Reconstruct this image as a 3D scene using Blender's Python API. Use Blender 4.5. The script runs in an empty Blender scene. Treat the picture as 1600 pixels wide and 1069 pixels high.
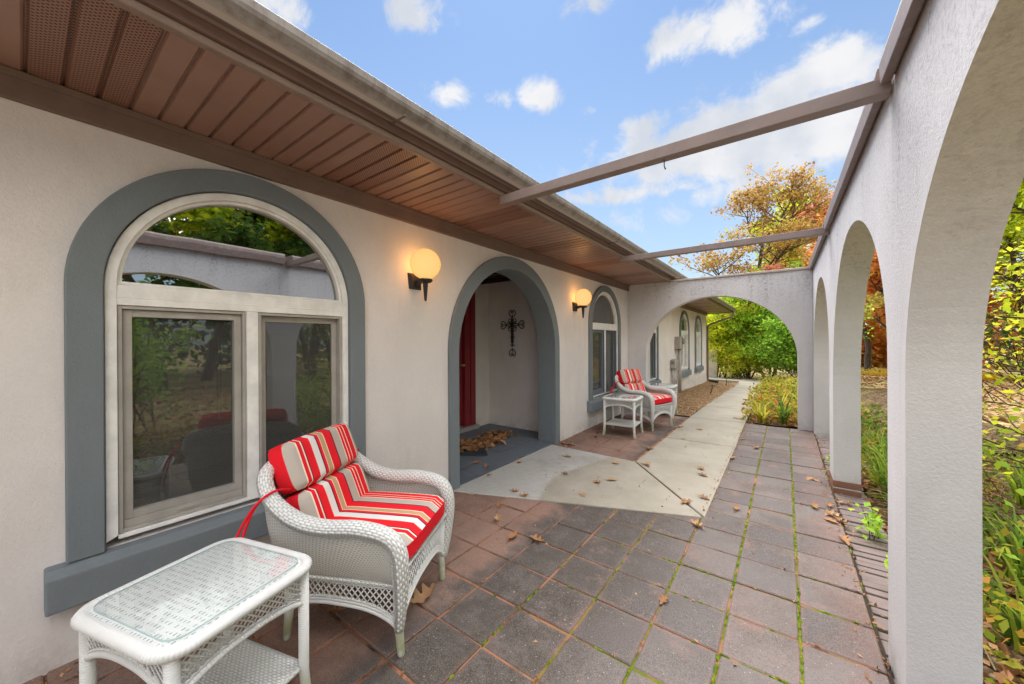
import bpy, bmesh, math, random
import numpy as np
from mathutils import Vector, Matrix
from mathutils.geometry import tessellate_polygon
R = math.radians
C = bpy.context.scene.collection
sc = bpy.context.scene

# ------------------------------------------------------------------ camera
H = 1.42
YAW, PITCH, ROLL = R(36.703), R(-0.09), R(-0.3)
f_ = Vector((-math.sin(YAW)*math.cos(PITCH), math.cos(YAW)*math.cos(PITCH), math.sin(PITCH)))
r_ = Vector((math.cos(YAW), math.sin(YAW), 0)); u_ = r_.cross(f_)
r2 = r_*math.cos(ROLL)+u_*math.sin(ROLL); u2 = -r_*math.sin(ROLL)+u_*math.cos(ROLL)
cam = bpy.data.cameras.new('camera'); camo = bpy.data.objects.new('camera', cam); C.objects.link(camo)
cam.sensor_width = 36; cam.lens = 572.44/1600*36; cam.clip_end = 600; cam.clip_start = 0.02
camo.matrix_world = Matrix(((r2.x, u2.x, -f_.x, 0), (r2.y, u2.y, -f_.y, 0), (r2.z, u2.z, -f_.z, H), (0, 0, 0, 1)))
sc.camera = camo
def ray(px, py):
    return (r2*((px-800)/572.44) + u2*(-(py-534.5)/572.44) + f_)
def ground(px, py, z=0.0):
    d = ray(px, py); t = (z-H)/d.z
    return d.x*t, d.y*t

# ------------------------------------------------------------------ sky, sun, exposure
sc.view_settings.view_transform = 'Standard'; sc.view_settings.look = 'None'
sc.view_settings.exposure = 1.86; sc.view_settings.gamma = 1.0
SUN_EL, SUN_AZ = R(64), R(-35)      # azimuth measured from +Y towards +X
sun = bpy.data.lights.new('sun', 'SUN'); suno = bpy.data.objects.new('sun', sun); C.objects.link(suno)
sun.energy = 2.3; sun.angle = R(60); sun.color = (1.0, 0.965, 0.925)
sd = Vector((math.sin(SUN_AZ)*math.cos(SUN_EL), math.cos(SUN_AZ)*math.cos(SUN_EL), math.sin(SUN_EL)))
suno.rotation_euler = (-sd).to_track_quat('-Z', 'Y').to_euler(); suno.location = (0, 0, 12)

world = bpy.data.worlds.new("World"); sc.world = world; world.use_nodes = True
wn, wl = world.node_tree.nodes, world.node_tree.links
wn.clear()
def wnode(t, **k):
    n = wn.new(t)
    for a, b in k.items(): setattr(n, a, b)
    return n
def wmath(op, a, b=None, clamp=False):
    n = wnode('ShaderNodeMath', operation=op, use_clamp=clamp)
    for i, v in enumerate((a, b)):
        if v is None: continue
        if isinstance(v, (int, float)): n.inputs[i].default_value = v
        else: wl.new(v, n.inputs[i])
    return n.outputs[0]
sky = wnode('ShaderNodeTexSky', sky_type='NISHITA'); sky.sun_disc = False
sky.sun_elevation = SUN_EL; sky.sun_rotation = SUN_AZ; sky.air_density = 1.15; sky.dust_density = 0.4; sky.ozone_density = 1.6
tc = wnode('ShaderNodeTexCoord')
D = tc.outputs['Generated']
# clouds: lumps at fixed compass directions, broken up by noise
clouds = [(1110, 45, 110, 38, 1.0), (1150, 20, 70, 25, .6), (1280, 120, 110, 45, 1.05), (1150, 215, 220, 62, 1.25), (1280, 205, 130, 66, 1.15), (1060, 255, 150, 40, .9), (1020, 200, 60, 28, .8),
          (980, 300, 110, 18, .8), (1180, 290, 140, 30, .7), (700, 148, 42, 24, .95), (848, 155, 38, 26, 1.0), (780, 155, 26, 18, .6), (645, 12, 50, 30, .9), (425, 0, 55, 30, .9),
          (930, 5, 60, 22, .8), (1265, 38, 26, 16, .6), (1000, 345, 120, 25, .55), (920, 172, 20, 10, .5)]
dens = None
noise = wnode('ShaderNodeTexNoise'); noise.inputs['Scale'].default_value = 13; noise.inputs['Detail'].default_value = 10
noise.inputs['Roughness'].default_value = .62; noise.inputs['Distortion'].default_value = .35
wl.new(D, noise.inputs['Vector'])
for (px, py, w, h, a) in clouds:
    d = ray(px, py).normalized()
    rt = Vector((d.y, -d.x, 0)).normalized(); up = rt.cross(d)
    dist = ray(px, py).length*572.44
    def dotn(v, s):
        n = wnode('ShaderNodeVectorMath', operation='DOT_PRODUCT'); wl.new(D, n.inputs[0]); n.inputs[1].default_value = v*s
        return n.outputs['Value']
    aa = dotn(rt, dist/w); bb = dotn(up, dist/h)
    q = wmath('ADD', wmath('MULTIPLY', aa, aa), wmath('MULTIPLY', bb, bb))
    front = wmath('GREATER_THAN', dotn(d, 1.0), 0.3)
    g = wmath('MULTIPLY', wmath('MULTIPLY', wmath('EXPONENT', wmath('MULTIPLY', q, -0.9)), a), front)
    dens = g if dens is None else wmath('MAXIMUM', dens, g)
# unseen clouds behind and overhead, added as fill light for the walls
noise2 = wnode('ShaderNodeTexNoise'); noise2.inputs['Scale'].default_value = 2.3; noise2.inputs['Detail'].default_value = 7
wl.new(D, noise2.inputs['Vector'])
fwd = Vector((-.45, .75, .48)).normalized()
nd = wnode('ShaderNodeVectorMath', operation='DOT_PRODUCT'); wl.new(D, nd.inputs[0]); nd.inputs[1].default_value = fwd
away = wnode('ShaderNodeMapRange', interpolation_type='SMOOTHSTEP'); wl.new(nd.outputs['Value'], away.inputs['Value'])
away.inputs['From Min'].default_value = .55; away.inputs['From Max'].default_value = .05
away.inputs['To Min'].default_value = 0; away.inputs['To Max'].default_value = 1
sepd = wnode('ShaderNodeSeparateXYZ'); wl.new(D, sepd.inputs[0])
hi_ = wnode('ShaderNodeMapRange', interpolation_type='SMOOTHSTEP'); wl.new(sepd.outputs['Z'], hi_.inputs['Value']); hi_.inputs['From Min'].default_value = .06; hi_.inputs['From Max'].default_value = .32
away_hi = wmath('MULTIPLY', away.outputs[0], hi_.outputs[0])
fill_deck = wmath('MULTIPLY', away_hi, wmath('MULTIPLY', noise2.outputs['Fac'], 1.5))
dens = wmath('MAXIMUM', dens, fill_deck)

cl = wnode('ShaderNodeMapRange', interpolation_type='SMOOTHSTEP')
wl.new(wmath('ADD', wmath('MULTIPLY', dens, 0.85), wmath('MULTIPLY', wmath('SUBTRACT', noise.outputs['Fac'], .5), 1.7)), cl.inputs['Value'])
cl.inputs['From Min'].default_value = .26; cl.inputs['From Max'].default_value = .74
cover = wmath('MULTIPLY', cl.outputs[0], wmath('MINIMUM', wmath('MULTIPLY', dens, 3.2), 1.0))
cmix = wnode('ShaderNodeMixRGB'); 
sep = wnode('ShaderNodeSeparateXYZ'); wl.new(D, sep.inputs[0])
# pale band low over the horizon
low = wnode('ShaderNodeMapRange'); wl.new(sep.outputs['Z'], low.inputs['Value'])
low.inputs['From Min'].default_value = .02; low.inputs['From Max'].default_value = .72; low.inputs['To Min'].default_value = .62; low.inputs['To Max'].default_value = 0
hz = wnode('ShaderNodeMixRGB'); wl.new(low.outputs[0], hz.inputs['Fac']); skm = wnode('ShaderNodeMixRGB', blend_type='MULTIPLY'); skm.inputs['Fac'].default_value = 1; wl.new(sky.outputs[0], skm.inputs['Color1']); skm.inputs['Color2'].default_value = (.66, .785, .885, 1); wl.new(skm.outputs[0], hz.inputs['Color1']); hz.inputs['Color2'].default_value = (4.0, 4.6, 5.0, 1)
wl.new(cover, cmix.inputs['Fac']); wl.new(hz.outputs[0], cmix.inputs['Color1']); 
bk = wnode('ShaderNodeVectorMath', operation='DOT_PRODUCT'); wl.new(D, bk.inputs[0]); bk.inputs[1].default_value = Vector((.84, .12, .53)).normalized()  # bright unseen cloud bank added beyond the arcade to fill the house wall
fill_bank = wnode('ShaderNodeMapRange', interpolation_type='SMOOTHSTEP'); wl.new(bk.outputs['Value'], fill_bank.inputs['Value']); fill_bank.inputs['From Min'].default_value = .55; fill_bank.inputs['From Max'].default_value = .92
fill_bank_hi = wmath('MULTIPLY', fill_bank.outputs[0], hi_.outputs[0])
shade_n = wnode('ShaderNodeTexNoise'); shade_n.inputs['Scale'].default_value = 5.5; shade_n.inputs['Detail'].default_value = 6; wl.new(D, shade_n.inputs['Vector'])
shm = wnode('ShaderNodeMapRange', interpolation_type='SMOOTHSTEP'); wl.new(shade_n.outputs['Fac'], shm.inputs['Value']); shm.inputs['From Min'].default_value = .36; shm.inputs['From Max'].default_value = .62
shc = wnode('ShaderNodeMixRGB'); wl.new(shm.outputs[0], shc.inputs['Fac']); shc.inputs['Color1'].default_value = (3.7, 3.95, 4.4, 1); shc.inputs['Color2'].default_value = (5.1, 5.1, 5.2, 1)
dk0 = wnode('ShaderNodeMixRGB'); wl.new(away_hi, dk0.inputs['Fac']); wl.new(shc.outputs[0], dk0.inputs['Color1']); dk0.inputs['Color2'].default_value = (11.0, 10.9, 11.2, 1)  # out-of-view clouds made brighter than the visible ones, as fill light
dk = wnode('ShaderNodeMixRGB'); wl.new(fill_bank_hi, dk.inputs['Fac']); wl.new(dk0.outputs[0], dk.inputs['Color1']); dk.inputs['Color2'].default_value = (52.0, 51.0, 50.0, 1)
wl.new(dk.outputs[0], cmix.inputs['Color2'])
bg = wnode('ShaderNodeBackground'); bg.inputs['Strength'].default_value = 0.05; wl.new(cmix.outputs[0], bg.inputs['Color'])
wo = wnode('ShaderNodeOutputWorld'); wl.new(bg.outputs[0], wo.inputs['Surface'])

sc.render.engine = 'CYCLES'
sc.cycles.use_denoising = True
sc.cycles.max_bounces = 8; sc.cycles.transparent_max_bounces = 10
sc.cycles.caustics_reflective = False; sc.cycles.caustics_refractive = False

# ------------------------------------------------------------------ helpers
def tag(o, label=None, cat=None, group=None, kind=None):
    if label: o['label'] = label
    if cat: o['category'] = cat
    if group: o['group'] = group
    if kind: o['kind'] = kind
    return o
def thing(name, label, cat, loc=(0, 0, 0), rotz=0.0, group=None):
    o = bpy.data.objects.new(name, None); C.objects.link(o); o.empty_display_size = .1
    o.location = loc; o.rotation_euler = (0, 0, rotz)
    return tag(o, label, cat, group)
def dup(root, loc, rotz, label=None):
    def rec(o, par):
        c = o.copy(); C.objects.link(c); c.parent = par
        for ch in [k for k in bpy.data.objects if k.parent == o]: rec(ch, c)
        return c
    r = rec(root, None); r.location = loc; r.rotation_euler = (0, 0, rotz)
    if label: r['label'] = label
    return r

class MB:
    """collects shapes, links them as one mesh object"""
    def __init__(s): s.v = []; s.f = []; s.uv = []; s.mi = []
    def add(s, verts, faces, uvs=None, mi=0):
        b = len(s.v); s.v += [tuple(v) for v in verts]
        for k, fc in enumerate(faces):
            s.f.append([b+i for i in fc]); s.mi.append(mi)
            s.uv.append([uvs[i] for i in fc] if uvs else [(0, 0)]*len(fc))
    def box(s, x0, x1, y0, y1, z0, z1, mi=0):
        v = [(x, y, z) for z in (z0, z1) for y in (y0, y1) for x in (x0, x1)]
        s.add(v, [(0, 2, 3, 1), (4, 5, 7, 6), (0, 1, 5, 4), (2, 6, 7, 3), (0, 4, 6, 2), (1, 3, 7, 5)], mi=mi)
    def obox(s, c, ax, ay, az, mi=0):
        c, ax, ay, az = map(Vector, (c, ax, ay, az))
        v = [c+ax*i+ay*j+az*k for k in (-1, 1) for j in (-1, 1) for i in (-1, 1)]
        s.add(v, [(0, 2, 3, 1), (4, 5, 7, 6), (0, 1, 5, 4), (2, 6, 7, 3), (0, 4, 6, 2), (1, 3, 7, 5)], mi=mi)
    def tube(s, pts, rad, n=8, cap=True, closed=False, flat=1.0, up=None, mi=0):
        P = [Vector(p) for p in pts]; m = len(P)
        if not hasattr(rad, '__len__'): rad = [rad]*m
        verts = []; uvs = []; ref = Vector(up) if up else None; L = 0
        for i in range(m):
            if closed: t = P[(i+1) % m]-P[(i-1) % m]
            else: t = P[min(i+1, m-1)]-P[max(i-1, 0)]
            t.normalize()
            if ref is None: ref = Vector((0, 0, 1)) if abs(t.z) < .9 else Vector((1, 0, 0))
            a = (ref - t*ref.dot(t))
            if a.length < 1e-5: a = t.orthogonal()
            a.normalize(); b = t.cross(a)
            if up is None: ref = a
            if i: L += (P[i]-P[i-1]).length
            for k in range(n):
                an = 2*math.pi*k/n
                verts.append(P[i]+a*(math.cos(an)*rad[i])+b*(math.sin(an)*rad[i]*flat)); uvs.append((L, k/n*2*math.pi*rad[i]))
        fs = []
        for i in range(m if closed else m-1):
            j = (i+1) % m
            for k in range(n): fs.append((i*n+k, i*n+(k+1) % n, j*n+(k+1) % n, j*n+k))
        if cap and not closed: fs += [tuple(range(n))[::-1], tuple((m-1)*n+k for k in range(n))]
        s.add(verts, fs, uvs, mi)
    def lathe(s, prof, c=(0, 0, 0), n=24, mi=0):
        c = Vector(c); m = len(prof); v = []
        for r, z in prof:
            for k in range(n):
                a = 2*math.pi*k/n; v.append(c+Vector((r*math.cos(a), r*math.sin(a), z)))
        f = [(i*n+k, i*n+(k+1) % n, (i+1)*n+(k+1) % n, (i+1)*n+k) for i in range(m-1) for k in range(n)]
        f += [tuple(range(n))[::-1], tuple((m-1)*n+k for k in range(n))]
        s.add(v, f, mi=mi)
    def grid(s, rows, closed_u=False, mi=0, uvs=None):
        m, n = len(rows), len(rows[0]); v = [p for r in rows for p in r]
        uv = [q for r in uvs for q in r] if uvs else None
        f = []
        for i in range(m-1):
            for k in range(n if closed_u else n-1):
                k2 = (k+1) % n; f.append((i*n+k, i*n+k2, (i+1)*n+k2, (i+1)*n+k))
        s.add(v, f, uv, mi)
    def build(s, name, mats, parent=None, smooth=False, bevel=0, recalc=True, solid=0, local=False, subsurf=0):
        me = bpy.data.meshes.new(name); me.from_pydata([tuple(v) for v in s.v], [], s.f)
        if not isinstance(mats, (list, tuple)): mats = [mats]
        for m in mats: me.materials.append(m)
        uvl = me.uv_layers.new(name='UVMap')
        flat = [c for f in s.uv for q in f for c in q]
        uvl.data.foreach_set('uv', flat)
        me.polygons.foreach_set('material_index', s.mi)
        me.update()
        if recalc:
            bm = bmesh.new(); bm.from_mesh(me); bmesh.ops.recalc_face_normals(bm, faces=bm.faces); bm.to_mesh(me); bm.free()
        if smooth: me.polygons.foreach_set('use_smooth', [True]*len(me.polygons))
        o = bpy.data.objects.new(name, me); C.objects.link(o)
        if parent is not None:
            o.parent = parent
            if not local: o.location = -Vector(parent.location) if parent.parent is None else (0, 0, 0)
        if solid: md = o.modifiers.new('solid', 'SOLIDIFY'); md.thickness = solid; md.offset = 0
        if subsurf: md = o.modifiers.new('sub', 'SUBSURF'); md.levels = subsurf; md.render_levels = subsurf
        if bevel:
            md = o.modifiers.new('bevel', 'BEVEL'); md.width = bevel; md.segments = 2; md.limit_method = 'ANGLE'; md.angle_limit = R(40)
        return o

def arch(c, half, zb, zap, s0, s1=None, n=20, p=2.0):
    """outline of an arched opening in (u,z), left foot to right foot"""
    s1 = s0 if s1 is None else s1
    pts = [(c-half, zb)]
    for i in range(n+1):
        a = math.pi*(1-i/(2*n)); pts.append((c+half*math.cos(a), s0+(zap-s0)*math.sin(a)**(2/p)))
    for i in range(1, n+1):
        a = math.pi/2*(1-i/n); pts.append((c+half*math.cos(a), s1+(zap-s1)*max(0, math.sin(a))**(2/p)))
    return pts+[(c+half, zb)]
HOUSE = lambda u, v, w: (w, u, v)     # wall plane: u along Y, w is X
CROSS = lambda u, v, w: (u, w, v)     # wall plane: u along X, w is Y
def slab(mb, loops, w0, w1, to3, mi=0):
    """polygon with holes extruded from w0 to w1"""
    tri = tessellate_polygon([[Vector((u, v, 0)) for u, v in l] for l in loops])
    flat = [q for l in loops for q in l]; n = len(flat)
    v = [to3(a, b, w0) for a, b in flat]+[to3(a, b, w1) for a, b in flat]
    f = [tuple(t) for t in tri]+[tuple(i+n for i in t[::-1]) for t in tri]
    b = 0
    for l in loops:
        m = len(l)
        f += [(b+i, b+(i+1) % m, n+b+(i+1) % m, n+b+i) for i in range(m)]; b += m
    mb.add(v, f, mi=mi)
def band(mb, outer, inner, w0, w1, to3, closed=False, mi=0):
    n = len(outer); v = []
    for w in (w0, w1):
        v += [to3(a, b, w) for a, b in outer]+[to3(a, b, w) for a, b in inner]
    f = []
    for i in range(n if closed else n-1):
        j = (i+1) % n
        f += [(i, j, n+j, n+i), (2*n+i, 3*n+i, 3*n+j, 2*n+j), (i, 2*n+i, 2*n+j, j), (n+i, n+j, 3*n+j, 3*n+i)]
    if not closed: f += [(0, n, 3*n, 2*n), (n-1, 3*n-1, 4*n-1, 2*n-1)]
    mb.add(v, f, mi=mi)
def catmull(P, n):
    P = [Vector(p) for p in P]; Q = [P[0]*2-P[1]]+P+[P[-1]*2-P[-2]]; out = []
    for i in range(1, len(Q)-2):
        for k in range(n):
            t = k/n; a, b, c, d = Q[i-1:i+3]
            out.append(.5*((2*b)+(c-a)*t+(2*a-5*b+4*c-d)*t*t+(3*b-a-3*c+d)*t**3))
    return out+[P[-1]]

# ------------------------------------------------------------------ materials
def srgb(r, g, b):
    f = lambda c: (c/255/12.92 if c/255 <= .04045 else ((c/255+.055)/1.055)**2.4)
    return (f(r), f(g), f(b), 1)
class Mat:
    def __init__(s, name, rough=.85, spec=.3):
        s.m = bpy.data.materials.new(name); s.m.use_nodes = True
        s.n, s.l = s.m.node_tree.nodes, s.m.node_tree.links
        s.b = s.n['Principled BSDF']; s.b.inputs['Roughness'].default_value = rough; s.b.inputs['Specular IOR Level'].default_value = spec
        s.tc = s.n.new('ShaderNodeTexCoord')
    def vec(s, kind='Object', scale=(1, 1, 1), rot=(0, 0, 0)):
        mp = s.n.new('ShaderNodeMapping'); mp.inputs['Scale'].default_value = scale; mp.inputs['Rotation'].default_value = rot
        s.l.new(s.tc.outputs[kind], mp.inputs['Vector']); return mp.outputs[0]
    def set(s, inp, v):
        if hasattr(v, 'is_linked') or hasattr(v, 'links'): s.l.new(v, inp)
        elif isinstance(v, tuple) and len(v) == 3 and inp.type == 'RGBA': inp.default_value = (*v, 1)
        else: inp.default_value = v
    def noise(s, vec, scale, detail=4, rough=.55, dist=0):
        n = s.n.new('ShaderNodeTexNoise'); s.l.new(vec, n.inputs['Vector']); n.inputs['Scale'].default_value = scale
        n.inputs['Detail'].default_value = detail; n.inputs['Roughness'].default_value = rough; n.inputs['Distortion'].default_value = dist
        return n.outputs['Fac']
    def voro(s, vec, scale, feature='F1', out='Distance', rnd=1.0):
        n = s.n.new('ShaderNodeTexVoronoi'); n.feature = feature; s.l.new(vec, n.inputs['Vector']); n.inputs['Scale'].default_value = scale
        n.inputs['Randomness'].default_value = rnd
        return n.outputs[out]
    def math(s, op, a, b=0.0, clamp=False):
        n = s.n.new('ShaderNodeMath'); n.operation = op; n.use_clamp = clamp; s.set(n.inputs[0], a); s.set(n.inputs[1], b); return n.outputs[0]
    def rng(s, v, a, b, c=0., d=1., smooth=True):
        n = s.n.new('ShaderNodeMapRange'); n.interpolation_type = 'SMOOTHSTEP' if smooth else 'LINEAR'; s.l.new(v, n.inputs['Value'])
        for k, x in zip(('From Min', 'From Max', 'To Min', 'To Max'), (a, b, c, d)): n.inputs[k].default_value = x
        return n.outputs[0]
    def mix(s, fac, a, b, mode='MIX'):
        n = s.n.new('ShaderNodeMixRGB'); n.blend_type = mode; s.set(n.inputs[0], fac); s.set(n.inputs[1], a); s.set(n.inputs[2], b); return n.outputs[0]
    def ramp(s, v, stops, const=False):
        n = s.n.new('ShaderNodeValToRGB'); s.l.new(v, n.inputs[0]); e = n.color_ramp.elements
        n.color_ramp.interpolation = 'CONSTANT' if const else 'LINEAR'
        while len(e) > 1: e.remove(e[-1])
        e[0].position = stops[0][0]; e[0].color = (*stops[0][1][:3], 1)
        for p, c in stops[1:]:
            k = e.new(p); k.color = (*c[:3], 1)
        return n.outputs[0]
    def xyz(s, vec):
        n = s.n.new('ShaderNodeSeparateXYZ'); s.l.new(vec, n.inputs[0]); return n.outputs
    def attr(s, name):
        n = s.n.new('ShaderNodeAttribute'); n.attribute_name = name; return n
    def bump(s, h, strength=.5, dist=.01, prev=None):
        n = s.n.new('ShaderNodeBump'); s.l.new(h, n.inputs['Height']); n.inputs['Strength'].default_value = strength; n.inputs['Distance'].default_value = dist
        if prev is not None: s.l.new(prev, n.inputs['Normal'])
        return n.outputs[0]
    def out(s, color=None, normal=None, rough=None):
        if color is not None: s.set(s.b.inputs['Base Color'], color)
        if normal is not None: s.l.new(normal, s.b.inputs['Normal'])
        if rough is not None: s.set(s.b.inputs['Roughness'], rough)
        return s.m

def m_stucco(name, col, dirt=(0.30, 0.29, 0.27), stains=0.0, fine=1.0):
    a = Mat(name, .92, .15); v = a.vec()
    n1 = a.noise(v, 1.3, 5, .6); n2 = a.noise(v, 85, 5, .65); n3 = a.noise(v, 210, 3, .6)
    c = a.mix(a.rng(n1, .3, .75), tuple(k*.93 for k in col), tuple(k*1.05 for k in col))
    c = a.mix(a.rng(n2, .35, .7, 0, .22), c, tuple(k*.78 for k in col))
    tr_ = a.noise(a.vec(scale=(1, 1, .35)), 3.2, 6, .7, .6)
    c = a.mix(a.rng(tr_, .5, .72, 0, .35), c, tuple(k*.80 for k in col)); c = a.mix(a.rng(tr_, .46, .3, 0, .4), c, tuple(min(.9, k*1.09) for k in col))
    z = a.xyz(v)[2]
    foot = a.math('MULTIPLY', a.rng(z, .22, -.02), a.rng(a.noise(v, 7, 5, .7), .38, .66))
    c = a.mix(a.math('MULTIPLY', foot, .55), c, tuple(k*.55 for k in (col[0], col[1]*.95, col[2]*.8)))
    if stains:
        sv = a.vec(scale=(9, 9, .9)); st = a.noise(sv, 1.0, 6, .65)
        g = a.noise(v, 1.1, 4, .6)
        s_ = a.math('MULTIPLY', a.rng(st, .42, .74), a.rng(z, 1.35, 2.4))
        s_ = a.math('MULTIPLY', s_, a.rng(g, .3, .62))
        fl = a.rng(a.noise(v, 42, 6, .75), .44, .62)
        c = a.mix(a.math('MULTIPLY', a.math('MULTIPLY', s_, fl), stains), c, (.17, .17, .165))
        c = a.mix(a.math('MULTIPLY', a.rng(z, 1.5, 2.5), a.math('MULTIPLY', fl, .25)), c, (.3, .3, .3))
    b = a.bump(n2, .42*fine, .009); b = a.bump(n3, .45*fine, .004, b)
    return a.out(c, b)
STUCCO = m_stucco('stucco_taupe', (.79, .742, .725))
STUCCO_A = m_stucco('stucco_arcade', (.70, .68, .685), stains=.9)
STUCCO_P = m_stucco('stucco_porch', (.80, .745, .70))
TRIM = m_stucco('trim_slate', (.205, .232, .25), fine=.8)
def m_paint(name, col, rough=.45, wear=.0, wearcol=(.3, .3, .3), scale=8, stretch=(1, 1, 1), spec=.4):
    a = Mat(name, rough, spec); v = a.vec(scale=stretch); n = a.noise(v, scale, 6, .65)
    c = a.mix(a.rng(n, .3, .7), tuple(k*.88 for k in col), tuple(k*1.08 for k in col))
    if wear: c = a.mix(a.rng(a.noise(v, scale*2.2, 7, .7), .5, .68, 0, wear), c, wearcol)
    return a.out(c, a.bump(n, .08, .004), a.rng(n, .3, .7, rough*.85, min(1, rough*1.2)))
WHITE = m_paint('white_vinyl', (.86, .85, .83), .4)
SASH = m_paint('taupe_sash', (.40, .375, .34), .45)
BROWN = m_paint('brown_frieze', (.19, .125, .10), .55, .25, (.17, .12, .1))
LIP = m_paint('brown_lip', (.26, .185, .15), .4, .3, (.33, .27, .24))
FASCIA = m_paint('brown_fascia', (.21, .13, .105), .4)
def m_gutter():
    a = Mat('gutter_metal', .42, .4); v = a.vec(); z = a.xyz(v)[2]
    st = a.noise(a.vec(scale=(14, 14, 1.2)), 1.0, 6, .7); big = a.noise(v, 1.3, 4, .6)
    c = a.mix(a.rng(st, .3, .7), (.20, .165, .15), (.37, .345, .325))
    c = a.mix(a.math('MULTIPLY', a.rng(st, .52, .75), a.rng(big, .3, .7)), c, (.12, .105, .10))
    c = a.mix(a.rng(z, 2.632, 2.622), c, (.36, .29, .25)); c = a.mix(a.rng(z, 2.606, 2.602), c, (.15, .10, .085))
    return a.out(c)
GUTTER = m_gutter()
BEAM = m_paint('beam_paint', (.27, .205, .185), .5, .25, (.33, .28, .26), 5)
CAP = m_paint('cap_metal', (.24, .175, .155), .5, .5, (.36, .33, .31), 9)
CAPW = m_paint('cap_painted', (.48, .40, .37), .5, .3, (.55, .5, .48), 9)
BLACK = m_paint('black_iron', (.022, .022, .024), .5, .2, (.06, .055, .05), 20)
RED = m_paint('oxblood_paint', (.26, .028, .035), .35)
GREYBOX = m_paint('utility_grey', (.40, .365, .335), .5, .2, (.3, .28, .26), 6)
SHINGLE = m_paint('roof_shingle', (.09, .075, .07), .9, .3, (.05, .05, .05), 30)
WOODL = m_paint('light_wood', (.45, .36, .22), .5); WOODD = m_paint('dark_wood', (.045, .025, .018), .4)
CANVAS = m_paint('sail_cloth', (.52, .46, .36), .9); SHADE = m_paint('linen_shade', (.42, .40, .34), .9); CERAM = m_paint('cream_ceramic', (.6, .56, .48), .4)
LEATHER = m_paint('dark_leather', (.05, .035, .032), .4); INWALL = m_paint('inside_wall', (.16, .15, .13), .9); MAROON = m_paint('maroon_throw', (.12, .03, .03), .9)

def m_soffit():
    a = Mat('soffit_aluminium', .38, .5); v = a.vec(); x, y, z = a.xyz(v)
    n = a.noise(v, 3, 5, .6)
    c = a.mix(a.rng(n, .3, .7), (.29, .168, .13), (.34, .205, .16))
    sp = a.rng(a.voro(v, 7), .045, .02, 0, .5)
    c = a.mix(sp, c, (.42, .3, .23))
    return a.out(c, a.bump(n, .05, .003))
def m_vent():
    a = Mat('soffit_perforated', .42, .5); v = a.vec(rot=(0, 0, R(45))); x, y, z = a.xyz(v)
    g = lambda q: a.math('ABSOLUTE', a.math('SUBTRACT', a.math('FRACT', a.math('MULTIPLY', q, 72)), .5))
    d = a.math('ADD', a.math('POWER', g(x), 2), a.math('POWER', g(y), 2))
    hole = a.rng(d, .115, .07)
    return a.out(a.mix(hole, (.31, .16, .115), (.03, .016, .012)), a.bump(hole, -.3, .002))
SOFFIT, VENT = m_soffit(), m_vent()

def m_wicker(name, su=95, sv=85, uv=True, gap=(.40, .39, .36), col=(.80, .80, .78)):
    a = Mat(name, .55, .35); v = a.vec('UV'); ox = a.vec()
    u, w, _ = a.xyz(v)
    U = a.math('MULTIPLY', u, su); W = a.math('MULTIPLY', w, sv)
    sgn = a.math('SINE', a.math('MULTIPLY', a.math('FLOOR', W), math.pi*1.0001))
    par = a.math('MULTIPLY', a.math('FRACT', a.math('MULTIPLY', a.math('FLOOR', W), .5)), 2.0)
    over = a.math('SINE', a.math('ADD', a.math('MULTIPLY', U, math.pi), a.math('MULTIPLY', par, math.pi)))
    strand = a.math('SINE', a.math('MULTIPLY', a.math('FRACT', W), math.pi))
    h = a.math('MULTIPLY', a.math('POWER', strand, .5), a.math('ADD', a.math('MULTIPLY', over, .42), .58))
    d = a.noise(ox, 18, 5, .7)
    col = a.mix(a.rng(h, .02, .38), gap, col)
    col = a.mix(a.rng(d, .58, .8, 0, .4), col, (.56, .55, .44))
    lowz = a.xyz(ox)[2]
    col = a.mix(a.math('MULTIPLY', a.rng(lowz, .2, .06), a.rng(a.noise(ox, 14, 4, .6), .3, .6, .2, .8)), col, (.42, .44, .22))
    return a.out(col, a.bump(h, .9, .006))
WICKER = m_wicker('white_wicker', 64, 84)
WICKER_F = m_wicker('white_wicker_fine', 90, 110)
WICKER_S = m_wicker('weathered_wicker', 72, 95, gap=(.36, .34, .30), col=(.74, .72, .67))
def m_strand():
    a = Mat('white_cane', .5, .35); v = a.vec(); n = a.noise(v, 45, 4, .6)
    c = a.mix(a.rng(n, .5, .8, 0, .3), (.77, .77, .755), (.56, .57, .48))
    z = a.xyz(v)[2]
    c = a.mix(a.math('MULTIPLY', a.rng(z, .19, .05), a.rng(a.noise(v, 16, 4, .6), .3, .58, .15, .85)), c, (.40, .43, .20))
    rings = a.math('SINE', a.math('MULTIPLY', a.xyz(a.vec('UV'))[0], 700))
    c = a.mix(a.rng(rings, -.3, -1, 0, .22), c, (.42, .41, .36))
    return a.out(c, a.bump(rings, .3, .003))
CANE = m_strand()
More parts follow.
